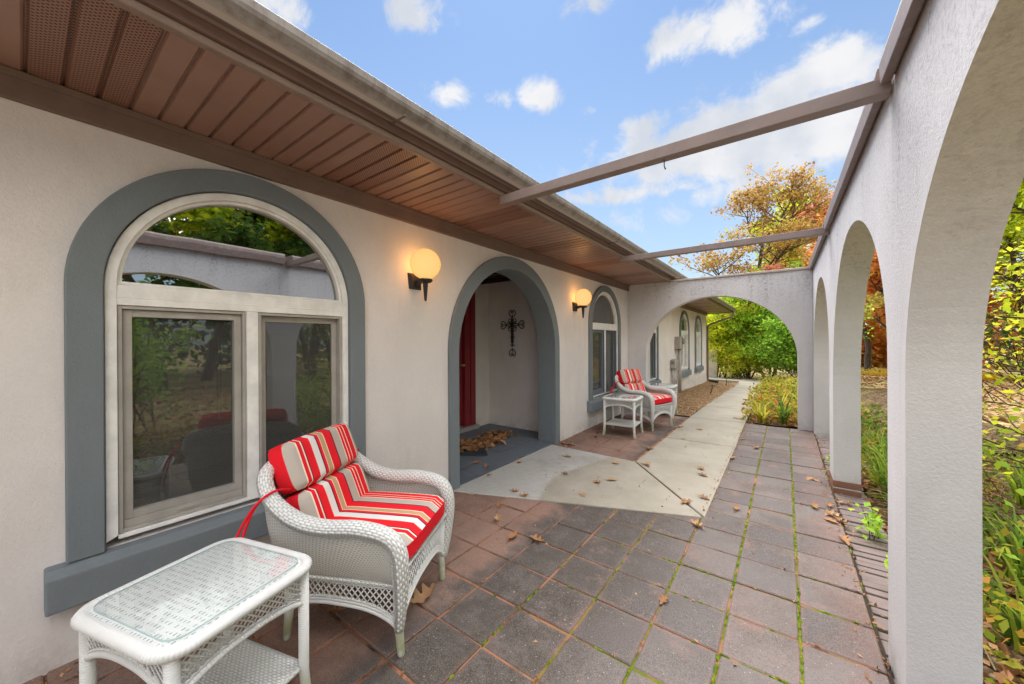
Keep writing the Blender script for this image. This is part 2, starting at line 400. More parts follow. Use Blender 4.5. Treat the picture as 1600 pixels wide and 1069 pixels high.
def m_glass(name, tint=(.02, .024, .024), refl=.10, alpha=.5, screen=0):
    a = Mat(name); n, l = a.n, a.l
    gl = n.new('ShaderNodeBsdfGlossy'); gl.inputs['Roughness'].default_value = .015; gl.inputs['Color'].default_value = (.92, .95, .95, 1)
    tr = n.new('ShaderNodeBsdfTransparent'); tr.inputs['Color'].default_value = (alpha, alpha*1.01, alpha*1.005, 1)
    fr = n.new('ShaderNodeLayerWeight'); fr.inputs[0].default_value = .5
    fac = a.math('ADD', a.math('MULTIPLY', a.math('POWER', fr.outputs['Facing'], 4.0), .8), refl, True)
    mx = n.new('ShaderNodeMixShader'); l.new(fac, mx.inputs[0]); l.new(tr.outputs[0], mx.inputs[1]); l.new(gl.outputs[0], mx.inputs[2])
    bmp = a.noise(a.vec(), 1.7, 2); bn = a.bump(bmp, .05, .02); l.new(bn, gl.inputs['Normal'])
    res = mx.outputs[0]
    if screen:
        df = n.new('ShaderNodeBsdfDiffuse'); df.inputs['Color'].default_value = (.20, .20, .19, 1)
        m2 = n.new('ShaderNodeMixShader'); m2.inputs[0].default_value = screen; l.new(res, m2.inputs[1]); l.new(df.outputs[0], m2.inputs[2]); res = m2.outputs[0]
    l.new(res, n['Material Output'].inputs['Surface'])
    return a.m
GLASS_ARCH = m_glass('arched_glass', refl=.44, alpha=.12)
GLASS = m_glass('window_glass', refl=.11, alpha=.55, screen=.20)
GLASS_FAR = m_glass('far_glass', refl=.42, alpha=.25)
GLASS_SCR = m_glass('screened_glass', refl=.10, alpha=.6, screen=.30)
TOPGLASS = m_glass('table_glass', refl=.04, alpha=.975)
def m_screen():
    a = Mat('grey_blind', .9); v = a.vec(); z = a.xyz(v)[2]
    s_ = a.math('SINE', a.math('MULTIPLY', z, 220))
    return a.out(a.mix(a.rng(s_, -1, 1), (.13, .15, .18), (.19, .21, .245)))
BLIND = m_screen()

STR = [('taupe', .10), ('cream', .018), ('red', .045), ('cream', .018), ('plum', .012), ('red', .10), ('cream', .012), ('pale', .075), ('plum', .016), ('red', .035), ('cream', .01),
       ('tan', .06), ('cream', .014), ('red', .11), ('plum', .018), ('taupe', .11), ('cream', .014), ('red', .035), ('cream', .014), ('red', .045), ('cream', .012), ('red', .085), ('cream', .02), ('taupe', .08)]
SC = dict(taupe=(.50, .44, .38), cream=(.86, .77, .62), red=(.82, .018, .03), plum=(.16, .012, .03), pale=(.78, .77, .75), tan=(.56, .36, .19))
def m_stripe():
    a = Mat('striped_canvas', .85, .15); v = a.vec('UV'); u = a.xyz(v)[0]
    wob = a.math('ADD', u, a.math('MULTIPLY', a.math('SUBTRACT', a.noise(v, 3, 2), .5), .008))
    p = 0; st = []; tot = sum(w for _, w in STR)
    for c, w in STR: st.append((p, SC[c])); p += w/tot
    c = a.ramp(wob, st, True)
    ov = a.vec(); wv = a.math('MULTIPLY', a.math('SINE', a.math('MULTIPLY', a.xyz(v)[0], 1400)), a.math('SINE', a.math('MULTIPLY', a.xyz(v)[1], 1400)))
    b = a.bump(wv, .12, .001); b = a.bump(a.noise(ov, 9, 3, .5), .25, .02, b)
    return a.out(c, b)
STRIPE = m_stripe(); REDC = m_paint('red_canvas', (.78, .016, .028), .85, spec=.15)

def m_paver():
    a = Mat('cast_paver', .9, .25); v = a.vec(); x, y, z = a.xyz(v)
    t = a.attr('tint').outputs['Fac']
    n1 = a.noise(v, 2.2, 5, .65); n2 = a.noise(v, 38, 4, .7); n3 = a.noise(v, 230, 2, .6)
    pink = a.mix(t, (.27, .145, .10), (.34, .20, .145)); grey = a.ramp(t, [(0, (.112, .098, .093)), (.4, (.140, .120, .112)), (.8, (.172, .147, .137)), (1, (.188, .150, .133))])
    # sheltered strip beside the house keeps its terracotta colour; the open part has weathered grey
    xw = a.math('ADD', x, a.math('MULTIPLY', a.math('SUBTRACT', n1, .5), .75))
    c = a.mix(a.rng(xw, -1.62, -1.38), pink, grey)
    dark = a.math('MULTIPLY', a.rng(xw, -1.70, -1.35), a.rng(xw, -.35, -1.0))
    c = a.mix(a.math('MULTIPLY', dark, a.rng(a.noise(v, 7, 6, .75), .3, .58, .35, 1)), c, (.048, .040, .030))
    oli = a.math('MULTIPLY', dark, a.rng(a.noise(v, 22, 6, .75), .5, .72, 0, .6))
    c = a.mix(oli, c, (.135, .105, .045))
    edge = a.math('MULTIPLY', a.rng(x, .02, .34), a.rng(n1, .35, .65))
    c = a.mix(a.math('MULTIPLY', edge, .75), c, (.30, .165, .13))
    c = a.mix(a.rng(a.noise(v, 1.1, 6, .7), .42, .66, 0, .55), c, (.075, .058, .052))
    def near_joint(q, o, per):
        fr_ = a.math('FRACT', a.math('DIVIDE', a.math('SUBTRACT', q, o), per))
        return a.math('ABSOLUTE', a.math('SUBTRACT', fr_, .5))
    ej = a.math('MAXIMUM', near_joint(x, .352, .2985), near_joint(y, 1.585, .3055))
    ej = a.math('ADD', ej, a.math('MULTIPLY', a.math('SUBTRACT', a.noise(v, 6, 5, .7), .5), .30))
    c = a.mix(a.math('MULTIPLY', a.rng(ej, .40, .52), a.rng(xw, -1.25, -.8, .2, .5)), c, (.28, .165, .135))
    rp = a.rng(a.noise(v, 3.1, 6, .72), .55, .72, 0, .8)
    c = a.mix(a.math('MULTIPLY', rp, a.rng(xw, -1.3, -.9)), c, (.29, .165, .135))
    c = a.mix(a.rng(n2, .35, .75, 0, .3), c, (.09, .075, .07))
    c = a.mix(a.rng(n3, .42, .68, 0, .35), c, (.30, .26, .25)); c = a.mix(a.rng(n3, .5, .3, 0, .4), c, (.05, .042, .04))
    c = a.mix(a.rng(a.voro(v, 34), .10, .06, 0, .6), c, (.5, .46, .43))
    b = a.bump(n3, .5, .003); b = a.bump(n2, .4, .006, b)
    return a.out(c, b, a.rng(n1, .3, .7, .72, .95))
PAVER = m_paver()
def m_joint():
    a = Mat('joint_fill', .95, .1); v = a.vec(); x, y, z = a.xyz(v)
    n = a.noise(v, 5, 5, .65); n2 = a.noise(v, 90, 4, .7)
    c = a.mix(a.rng(n, .33, .55), (.06, .045, .03), (.36, .17, .10))
    c = a.mix(a.math('MULTIPLY', a.math('MULTIPLY', a.rng(x, -1.25, -.5), a.rng(x, .30, .18)), a.rng(a.noise(v, 2.4, 5, .7), .42, .55)), c, (.12, .16, .012))
    c = a.mix(a.rng(x, .27, .32), c, (.05, .038, .027))
    return a.out(c, a.bump(n2, .7, .01))
JOINT = m_joint()
def m_moss():
    a = Mat('moss', .95, .1); v = a.vec(); n = a.noise(v, 30, 5, .6)
    return a.out(a.mix(a.rng(n, .35, .65), (.07, .11, .008), (.22, .30, .018)), a.bump(a.noise(v, 320, 3), .8, .006))
MOSS = m_moss()
def m_concrete():
    a = Mat('broomed_concrete', .9, .25); v = a.vec(); x, y, z = a.xyz(v)
    n1 = a.noise(v, 1.6, 6, .65); n2 = a.noise(v, 24, 5, .7); n3 = a.noise(v, 150, 3, .7)
    c = a.mix(a.rng(n1, .3, .7), (.305, .275, .222), (.372, .338, .278))
    # rain-washed area stays pale beside the porch
    edge = a.math('ADD', x, a.math('MULTIPLY', a.math('ABSOLUTE', a.math('SUBTRACT', y, 3.35)), -.25))
    edge = a.math('ADD', edge, a.math('MULTIPLY', a.math('SUBTRACT', a.noise(v, 3, 3), .5), .12))
    dry = a.math('MULTIPLY', a.rng(edge, -1.90, -1.97), a.rng(y, 5, 4.7))
    c = a.mix(dry, c, a.mix(a.rng(n2, .3, .7), (.40, .385, .355), (.465, .45, .42)))
    c = a.mix(a.rng(a.voro(v, 24), .12, .05, 0, .4), c, (.2, .17, .12))
    c = a.mix(a.rng(n2, .55, .8, 0, .35), c, (.28, .25, .19)); c = a.mix(a.rng(a.noise(v, .9, 7, .72), .48, .66, 0, .45), c, (.24, .215, .165)); c = a.mix(a.rng(a.noise(v, 5, 7, .75), .6, .72, 0, .35), c, (.19, .165, .12))
    b = a.bump(n3, .4, .003); b = a.bump(n2, .2, .006, b)
    return a.out(c, b)
CONC = m_concrete()
def m_speckle(name, stops, scale, bump=.8, dist=.02, big=None, rough=.95):
    a = Mat(name, rough, .15); v = a.vec(); cc = a.voro(v, scale, out='Color'); h = a.voro(v, scale)
    val = a.xyz(cc)[0]
    c = a.ramp(val, stops)
    if big:
        c = a.mix(a.rng(a.noise(v, big[0], 5, .65), .4, .62, 0, big[2]), c, big[1])
    c = a.mix(a.rng(h, .3, .75, 0, .5), c, tuple(k*(.35 if name != 'pea_gravel' else .75) for k in stops[0][1]))
    return a.out(c, a.bump(a.math('MULTIPLY', h, -1), bump, dist))
GRAVEL = m_speckle('pea_gravel', [(0, (.30, .17, .08)), (.35, (.46, .28, .14)), (.7, (.55, .37, .20)), (1, (.62, .50, .36))], 42, 1.0, .03)
SOIL = m_speckle('leafy_soil', [(0, (.055, .035, .02)), (.4, (.13, .08, .045)), (.75, (.22, .14, .075)), (1, (.30, .21, .12))], 28, 1.0, .04)
LAWN = m_speckle('leaf_strewn_lawn', [(0, (.24, .18, .06)), (.3, (.40, .28, .12)), (.7, (.50, .36, .19)), (1, (.58, .44, .26))], 9, .6, .06, (.55, (.15, .15, .035), .7))
def m_tile():
    a = Mat('porch_tile', .55, .4); v = a.vec(); n = a.noise(v, 6, 5, .6)
    t = a.attr('tint').outputs['Fac']
    c = a.mix(a.rng(n, .3, .7), (.098, .115, .14), (.135, .155, .18))
    c = a.mix(a.math('MULTIPLY', t, .3), c, (.10, .115, .13))
    return a.out(c, a.bump(a.noise(v, 70, 4), .25, .004), a.rng(n, .3, .7, .45, .75))
TILE = m_tile()
BRICK = m_paint('old_brick', (.27, .13, .085), .95, .5, (.12, .09, .08), 12)
EDGEBRICK = m_paint('edging_brick', (.20, .155, .145), .95, .5, (.21, .12, .095), 7)
def m_bark(name, c1, c2):
    a = Mat(name, .95, .1); v = a.vec(scale=(1, 1, .25)); n = a.noise(v, 14, 6, .7)
    return a.out(a.mix(a.rng(n, .35, .65), c1, c2), a.bump(n, .8, .03))
BARK = m_bark('grey_bark', (.055, .042, .033), (.15, .125, .10)); BARK2 = m_bark('brown_stem', (.06, .04, .025), (.13, .09, .055))
def m_leaf(name, stops, trans=.58):
    k_ = dict(yellow_green=2.2, fresh_green=2.5, oak_gold=1.35, rust_leaves=2.2, maple_red=1.7, autumn_bed=1.3, deep_green=1.4, dry_oak_leaf=1.2, strap_leaves=1.25).get(name, 1.0)
    stops = [(p, tuple(min(.8, q*k_) for q in c)) for p, c in stops]
    a = Mat(name, .6, .25); t = a.attr('tint').outputs['Fac']; c = a.ramp(t, stops)
    a.set(a.b.inputs['Base Color'], c)
    tr = a.n.new('ShaderNodeBsdfTranslucent'); a.l.new(c, tr.inputs['Color'])
    mx = a.n.new('ShaderNodeMixShader'); mx.inputs[0].default_value = trans
    a.l.new(a.b.outputs[0], mx.inputs[1]); a.l.new(tr.outputs[0], mx.inputs[2]); a.l.new(mx.outputs[0], a.n['Material Output'].inputs['Surface'])
    return a.m
L_OAK = m_leaf('oak_gold', [(0, (.20, .085, .03)), (.3, (.33, .185, .05)), (.6, (.41, .285, .07)), (.85, (.36, .29, .06)), (1, (.2, .22, .04))])
L_RUST = m_leaf('rust_leaves', [(0, (.22, .06, .018)), (.4, (.36, .13, .03)), (.75, (.42, .20, .045)), (1, (.30, .22, .05))])
L_RED = m_leaf('maple_red', [(0, (.32, .07, .05)), (.5, (.46, .15, .12)), (.85, (.52, .22, .16)), (1, (.40, .25, .06))])
L_YG = m_leaf('yellow_green', [(0, (.10, .15, .008)), (.35, (.24, .30, .014)), (.7, (.40, .42, .02)), (.92, (.52, .42, .03)), (1, (.5, .22, .05))])
L_GRN = m_leaf('fresh_green', [(0, (.05, .10, .012)), (.4, (.11, .20, .02)), (.8, (.20, .30, .03)), (1, (.34, .36, .04))])
L_DKG = m_leaf('deep_green', [(0, (.02, .05, .012)), (.5, (.045, .10, .018)), (1, (.11, .16, .03))])
L_MIX = m_leaf('autumn_bed', [(0, (.05, .10, .01)), (.3, (.16, .22, .02)), (.5, (.34, .33, .03)), (.68, (.42, .28, .04)), (.82, (.45, .17, .03)), (1, (.25, .14, .07))])
L_DRY = m_leaf('dry_oak_leaf', [(0, (.14, .065, .03)), (.4, (.27, .13, .055)), (.75, (.38, .20, .09)), (1, (.47, .30, .17))], .15)
L_STRAW = m_leaf('dry_stems', [(0, (.12, .08, .045)), (.5, (.24, .17, .095)), (1, (.38, .30, .18))], .2)
L_BLADE = m_leaf('strap_leaves', [(0, (.05, .11, .012)), (.45, (.13, .23, .025)), (.75, (.32, .36, .035)), (1, (.48, .38, .05))])
L_IRIS = m_leaf('iris_blades', [(0, (.025, .09, .02)), (.6, (.07, .17, .03)), (1, (.22, .28, .05))])
L_FLOW = m_leaf('yellow_flowers', [(0, (.12, .16, .015)), (.4, (.5, .36, .015)), (1, (.62, .30, .02))])

# ------------------------------------------------------------------ house
XW = -2.56
house = thing('house', 'low taupe stucco house with slate grey arched trim and brown eaves', 'house', (XW, 8.0, 0))
Y0, Y1 = -2.2, 16.65
WIN = [(.83, .595, 1.69, .485, .12), (6.19, .59, 1.70, .485, .10), (8.85, .55, 1.70, .485, .10), (12.53, .56, 1.70, .50, .10), (14.83, .53, 1.70, .50, .10)]
DC, DH = 3.46, 1.0
door_arch = arch(DC, DH-.0, -.36, 2.30, 1.30)
outline = [(Y0, -.36)]+door_arch+[(Y1, -.36), (Y1, 2.62), (Y0, 2.62)]
holes = [arch(c, r+.01, zb-.03, s+r+.01, s) for c, r, s, zb, t in WIN]
m = MB(); slab(m, [outline]+holes, XW-.20, XW, HOUSE)
m.build('wall', STUCCO, house)
m = MB(); m.box(-9.5, XW-.2, Y1-.2, Y1, -.4, 2.62); m.box(-9.5, XW-.2, Y0, Y0+.2, -.4, 2.62); m.box(-9.7, -9.5, Y0, Y1, -.4, 2.62)
m.build('wall', STUCCO, house)
# doorway trim band and its deep jamb
m = MB()
outer = arch(DC, DH+.045, -.06, 2.398, 1.33); inner = arch(DC, DH-.075, -.06, 2.255, 1.30)
band(m, outer, inner, XW-.012, XW+.035, HOUSE)
inner2 = arch(DC, DH+.02, -.06, 2.34, 1.30)
band(m, inner2, inner, XW-.255, XW-.012, HOUSE)
m.build('doorway_trim', TRIM, house, bevel=.006)
# entry porch recess
PX, PY0, PY1, PZ = -4.09, 2.05, 4.82, 2.44
m = MB()
m.box(PX-.12, PX, PY0-.1, 3.25, -.1, PZ); m.box(PX-.12, PX, 4.47, PY1+.1, -.1, PZ); m.box(PX-.12, PX, 3.25, 4.47, 2.28, PZ)
m.box(PX, XW-.2, PY1, PY1+.12, -.1, PZ); m.box(PX, XW-.2, PY0-.12, PY0, -.1, PZ)
m.build('porch_wall', STUCCO_P, house)
m = MB(); m.box(PX-.12, XW-.2, PY0-.12, PY1+.12, PZ, PZ+.06)
for k in range(5): m.box(PX, XW-.21, PY0+.3+k*.55, PY0+.36+k*.55, PZ-.07, PZ-.001)
m.build('porch_ceiling', WOODD, house)
# front door with red frame
dr = MB(); dr.box(PX-.10, PX+.03, 4.34, 4.45, .07, 2.26); dr.box(PX-.10, PX+.03, 3.25, 3.36, .07, 2.26); dr.box(PX-.10, PX+.03, 3.36, 4.34, 2.15, 2.26)
dr.box(PX-.06, PX+.015, 4.22, 4.335, .07, 2.15); dr.box(PX-.06, PX+.015, 3.365, 3.48, .07, 2.15)
door = dr.build('door', RED, house, bevel=.006)
dl = MB(); dl.box(PX-.10, PX-.05, 3.48, 4.22, .09, 2.14)
for (a, b, c, d) in ((3.56, 3.82, 1.2, 2.02), (3.89, 4.14, 1.2, 2.02), (3.56, 3.82, .22, 1.05), (3.89, 4.14, .22, 1.05)): dl.box(PX-.05, PX-.035, a, b, c, d)
dl.build('door_leaf', RED, door, bevel=.008)
th = MB(); th.box(PX-.1, PX+.09, 3.25, 4.47, -.02, .07); th.build('threshold', m_paint('aluminium_sill', (.35, .34, .33), .4), door, bevel=.004)
hd = MB(); hd.tube([(PX-.05, 4.15, 1.05), (PX+.03, 4.15, 1.05)], .012, 10); hd.lathe([(.0, -.02), (.024, -.015), (.028, 0), (.024, .015), (0, .02)], (PX+.04, 4.15, 1.05), 14); hd.build('handle', m_paint('brass', (.5, .36, .12), .3), door, True)

def window(c, r, s, zb, tw, kind):
    """arched window: trim band, sill, white frame, sliding sashes, glass"""
    m = MB()
    band(m, arch(c, r+tw, zb-.03, s+r+tw, s), arch(c, r+.004, zb-.03, s+r+.004, s), XW-.02, XW+.04, HOUSE)
    m.build('trim', TRIM, house, bevel=.006)
    m = MB()   # sill with a weathered slope
    ys, ye = c-r-tw-.06, c+r+tw+.06; z0, z1 = zb-.21, zb-.03
    pr = [(XW-.01, z0), (XW+.085, z0), (XW+.085, z1-.035), (XW+.05, z1-.004), (XW-.01, z1)]
    m.add([(x, y, z) for y in (ys, ye) for x, z in pr], [(0, 1, 2, 3, 4), (9, 8, 7, 6, 5)]+[(i, (i+1) % 5, 5+(i+1) % 5, 5+i) for i in range(5)])
    m.build('sill', TRIM, house, bevel=.008)
    fx0, fx1 = XW-.075, XW+.012
    m = MB()
    o_ = arch(c, r, zb, s+r, s); i_ = arch(c, r-.04, zb+.02, s+r-.04, s)
    band(m, o_, i_, fx0, fx1, HOUSE)
    o2 = arch(c, r-.04, s+.012, s+r-.04, s+.012)[1:-1]; i2 = arch(c, r-.058, s+.03, s+r-.058, s+.012)[1:-1]
    band(m, o2, i2, fx0, fx1-.018, HOUSE)
    m.box(fx0, fx1-.004, c-r+.04, c+r-.04, s-.085, s+.012)
    m.box(fx0, fx1-.016, c-r+.04, c+r-.04, s+.0125, s+.03); m.box(fx0, fx1-.002, c-r+.04, c+r-.04, s-.05, s-.044)
    m.box(fx0, fx1-.004, c-r+.04, c+r-.04, zb+.0, zb+.02)
    md = .03 if kind == 'big' else .022
    m.box(fx0, fx1-.006, c-md, c+md, zb+.02, s-.085)
    fr = m.build('window', WHITE, house, bevel=.003)
    g = MB(); ar = arch(c, r-.058, s+.02, s+r-.058, s+.012)[1:-1]
    slab(g, [ar], fx0+.03, fx0+.034, HOUSE); g.build('arched_pane', GLASS_ARCH if kind == 'big' else (GLASS_SCR if kind == 'grey' else GLASS_FAR), fr)
    for sgn in (-1, 1):
        a0, a1 = (c-r+.042, c-md-.002) if sgn < 0 else (c+md+.002, c+r-.042)
        z0, z1 = zb+.022, s-.087
        q = MB(); d = .0 if sgn < 0 else -.022
        x1 = fx1-.02+d; w1 = .034 if r > .5 else .03
        zz0 = z0+(.085 if sgn < 0 else .05)
        def rect(y0, y1, za, zb_, t, x0, x1):
            q.box(x0, x1, y0, y0+t, za, zb_); q.box(x0, x1, y1-t, y1, za, zb_); q.box(x0, x1, y0+t, y1-t, za, za+t); q.box(x0, x1, y0+t, y1-t, zb_-t, zb_)
        rect(a0, a1, z0, z1, .016, fx0, fx1-.012)
        rect(a0+.018, a1-.018, zz0-.03, z1-.018, w1, fx0+.01, x1-.012)
        q.box(fx0+.01, x1-.004, a0+.018, a1-.018, z0+.0165, zz0-.031); q.box(x1-.003, x1+.003, (a0+a1)/2-.05, (a0+a1)/2+.05, z0+.03, z0+.042)
        q.build('sash', SASH if kind == 'big' else (BLIND if kind == 'grey' else WHITE), fr, bevel=.002)
        g = MB(); g.box(fx0+.018, fx0+.022, a0+.02+w1, a1-.02-w1, zz0, z1-.02-w1)
        g.build('pane', GLASS if kind == 'big' else (GLASS_SCR if kind == 'grey' else GLASS_FAR), fr)
    return fr
for i, (c, r, s, zb, t) in enumerate(WIN): window(c, r, s, zb, t, ('big', 'grey', 'grey', 'white', 'white')[i])
# blinds behind the smaller windows, dim room behind the large one
for (c, r, s, zb, t) in WIN[1:3]:
    m = MB(); m.box(XW-.185, XW-.18, c-r-.02, c+r+.02, zb-.02, s-.03); m.build('blind', BLIND, house)
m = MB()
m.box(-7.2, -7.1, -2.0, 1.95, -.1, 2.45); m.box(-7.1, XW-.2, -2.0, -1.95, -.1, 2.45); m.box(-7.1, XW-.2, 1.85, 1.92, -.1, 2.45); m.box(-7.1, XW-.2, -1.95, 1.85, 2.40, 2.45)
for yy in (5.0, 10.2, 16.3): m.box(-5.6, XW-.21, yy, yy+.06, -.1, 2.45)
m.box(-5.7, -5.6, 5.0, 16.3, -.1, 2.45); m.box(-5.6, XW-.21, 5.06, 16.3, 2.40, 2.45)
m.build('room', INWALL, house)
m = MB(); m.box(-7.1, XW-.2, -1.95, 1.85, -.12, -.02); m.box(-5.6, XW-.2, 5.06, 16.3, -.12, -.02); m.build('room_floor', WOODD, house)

# eaves: frieze, soffit with ribs and vented panels, fascia, gutter, roof
XE = -1.735; ZS = 2.545; YE = 17.45
m = MB(); m.box(XW+.0005, XW+.032, Y0, 7.37, 2.425, ZS-.001); m.box(XW+.0005, XW+.032, 7.58, Y1, 2.425, ZS-.001)
m.box(XW+.033, XW+.045, Y0, 7.37, 2.512, ZS-.002); m.box(XW+.033, XW+.045, 7.58, Y1, 2.512, ZS-.002)
m.build('frieze_board', BROWN, house, bevel=.003)
m = MB(); mvs = {}; y = -2.222; k = 0
pitch = .1016
ys = []; 
while y < YE-.02:
    y2 = min(y+pitch, YE)
    tgt = mvs.setdefault((k-22)//12, MB()) if (k-22) % 12 < 3 else m
    # rib: shallow V groove at each panel joint
    prof = [(y, ZS+.014), (y+.006, ZS+.014), (y+.012, ZS), (y2-.010, ZS), (y2-.004, ZS+.006), (y2, ZS+.014)]
    rows = [[(x, yy, z) for x in (XW-.0, XE)] for yy, z in prof]
    tgt.grid(rows); y = y2; k += 1
sf = m.build('soffit', SOFFIT, house, recalc=False)
for mv in mvs.values(): mv.build('vent_strip', VENT, sf, recalc=False)
m = MB(); m.box(XW-6.0, XE, Y1+.001, YE, ZS+.016, ZS+.03); m.build('soffit', SOFFIT, house)
m = MB()
m.box(XE-.035, XE+.006, Y0, YE, ZS-.012, ZS+.022); m.build('fascia_lip', LIP, house, bevel=.008)
m = MB(); m.box(XE, XE+.02, Y0, YE, ZS+.0225, ZS+.19); m.box(XW-6, XE, YE-.02, YE, ZS-.01, ZS+.19); m.build('fascia', FASCIA, house)
m = MB()   # K-style gutter profile swept along the eave
gp = [(XE+.021, 2.70), (XE+.021, 2.612), (XE+.075, 2.600), (XE+.086, 2.602), (XE+.098, 2.622), (XE+.118, 2.640), (XE+.140, 2.652), (XE+.148, 2.668), (XE+.149, 2.700), (XE+.142, 2.706), (XE+.138, 2.700),
      (XE+.139, 2.672), (XE+.128, 2.660), (XE+.108, 2.648), (XE+.086, 2.628), (XE+.075, 2.610), (XE+.03, 2.62), (XE+.03, 2.70)]
Yg = [Y0, 1.6, 7.42, YE+.06]
Yg = [Y0, YE+.06]
m.add([(x, yy, z) for yy in Yg for x, z in gp], [tuple(range(len(gp))), tuple(range(len(gp), 2*len(gp)))[::-1]]+[(i, (i+1) % len(gp), len(gp)+(i+1) % len(gp), len(gp)+i) for i in range(len(gp))])
for yy in (1.2, 4.25, 7.2, 10.3, 13.4): m.box(XE+.022, XE+.151, yy, yy+.012, 2.598, 2.605)
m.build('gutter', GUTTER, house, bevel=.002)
m = MB()
ridge = -6.0; zr = 2.72; pk = zr+(XE-ridge)*.30
m.add([(XE+.04, Y0, zr), (XE+.04, YE+.03, zr), (ridge, YE-4.2, pk), (ridge, Y0, pk), (-10.3, Y0, zr), (-10.3, YE+.03, zr)], [(0, 1, 2, 3), (3, 2, 5, 4), (1, 5, 2)])
m.add([(XE+.04, Y0, zr-.02), (XE+.04, YE+.03, zr-.02), (-10.3, YE+.03, zr-.02), (-10.3, Y0, zr-.02)], [(0, 1, 2, 3)])
m.build('roof', SHINGLE, house)
# downspout at the far corner
m = MB(); cx = XW+.045
m.tube([(XE+.08, Y1+.45, 2.60), (XE+.08, Y1+.45, 2.45), (XE+.02, Y1+.4, 2.36), (XW+.15, Y1+.05, 2.08), (cx, Y1-.04, 1.98), (cx, Y1-.04, 1.0), (cx, Y1-.04, -.12), (cx+.08, Y1-.04, -.2)], .04, 8, flat=.8)
m.build('downspout', FASCIA, house)
m = MB(); m.tube(catmull([(cx+.06, Y1-.02, -.2), (cx+.2, Y1-.2, -.19), (cx+.4, Y1-.25, -.21)], 6), .055, 10); m.build('drain_elbow', BLACK, house, True)

# ------------------------------------------------------------------ porch floor, path, paving
def ptile(name):
    m = MB(); t = []; y = PY0
    z = .012
    xs = [PX-.0, -3.69, -3.29, -2.89, -2.575]; yv = [PY0+k*.40 for k in range(8)]; yv[-1] = PY1
    for i in range(4):
        for j in range(7): m.box(xs[i]+.003, xs[i+1]-.003, yv[j]+.003, yv[j+1]-.003, -.03, z)
    m.box(PX, -2.58, PY0, PY1, -.06, z-.004)
    return m.build(name, TILE, None, bevel=.002)
pf = tag(ptile('porch_floor'), kind='structure'); 
def sheet(name, poly, z, mat, th=0.0, bevel=0):
    m = MB(); P = [(x, y, z if len(q) == 0 else q[0]) for x, y, *q in poly]; n = len(P)
    if th:
        m.add(P+[(x, y, zz-th) for x, y, zz in P], [tuple(range(n)), tuple(range(2*n-1, n-1, -1))]+[(i, (i+1) % n, n+(i+1) % n, n+i) for i in range(n)])
    else: m.add(P, [tuple(range(n))])
    return tag(m.build(name, mat, None, bevel=bevel), kind='structure')
SL = lambda y: -.029*max(0, y-7.4)
sheet('concrete_path', [(-2.567, 2.43), (-.532, 3.245), (-1.418, 4.29), (-2.567, 4.335)], .010, CONC, .1, .008)
sheet('concrete_path', [(-.520, 3.26), (-.530, 5.62), (-1.40, 5.62), (-1.405, 4.305)], .010, CONC, .1, .008)
yy = 5.632; q = 0
while yy < 17.0:
    y2 = min(yy+1.75, 17.1)
    a, b = -.530-.012*(yy-5.6), -.530-.012*(y2-5.6)
    sheet('concrete_path', [(a, yy, SL(yy)+.01), (b, y2-.012, SL(y2)+.01), (b-.86, y2-.012, SL(y2)+.01), (a-.87, yy, SL(yy)+.01)], 0, CONC, .1, .008)
    yy = y2
sheet('concrete_path', [(-.66, 17.11, -.27), (-.75, 19.4, -.33), (-4.2, 20.2, -.33), (-4.2, 18.8, -.3), (-1.53, 18.0, -.29), (-1.53, 17.11, -.27)], 0, CONC, .1, .01)

rnd = random.Random(4)
# pavers: twelve-inch squares, a little uneven
m = MB(); tint = []
px0, py0 = .352, 1.585
for i in range(-1, 11):
    for j in range(-9, 20):
        x1 = px0-i*.2985; x0 = x1-.2985; y0 = py0+j*.3055; y1 = y0+.3055
        if x0 > .2 or x1 < -2.9: continue
        if y1 > 7.40: continue
        cx, cy = (x0+x1)/2, (y0+y1)/2
        # parts under the concrete are left out
        if -2.57 < cx < -.53 and 2.55 < cy < 4.30 and cy > 2.43+(cx+2.567)*.40+.19: continue
        if -1.33 < cx < -.53 and cy > 3.45: continue
        if x0 < -2.60: x0 = -2.60
        g = .0042+rnd.random()*.003; h = rnd.uniform(-.004, .004)
        e = [rnd.uniform(-.002, .002) for _ in range(4)]; b = .006
        o4 = [(x0+g, y0+g), (x1-g, y0+g), (x1-g, y1-g), (x0+g, y1-g)]; i4 = [(x0+g+b, y0+g+b), (x1-g-b, y0+g+b), (x1-g-b, y1-g-b), (x0+g+b, y1-g-b)]
        ox, oy = rnd.uniform(-.002, .002), rnd.uniform(-.002, .002)
        v = [(x+ox, y+oy, -.05) for x, y in o4]+[(x+ox, y+oy, h+e[k]-.005) for k, (x, y) in enumerate(o4)]+[(x+ox, y+oy, h+e[k]) for k, (x, y) in enumerate(i4)]
        fs = [(8, 9, 10, 11)]+[(a, (a+1) % 4, 4+(a+1) % 4, 4+a) for a in range(4)]+[(4+a, 4+(a+1) % 4, 8+(a+1) % 4, 8+a) for a in range(4)]
        m.add(v, fs); tint += [rnd.random()]*len(fs)
pv = m.build('paved_patio', PAVER, None, recalc=False)
def set_tint(o, vals):
    at = o.data.attributes.new('tint', 'FLOAT', 'FACE'); at.data.foreach_set('value', vals)
set_tint(pv, tint); tag(pv, kind='structure')
sheet('joint_sand', [(-2.6, -1.3), (.36, -1.3), (.36, 7.4), (-2.6, 7.4)], -.007, JOINT)
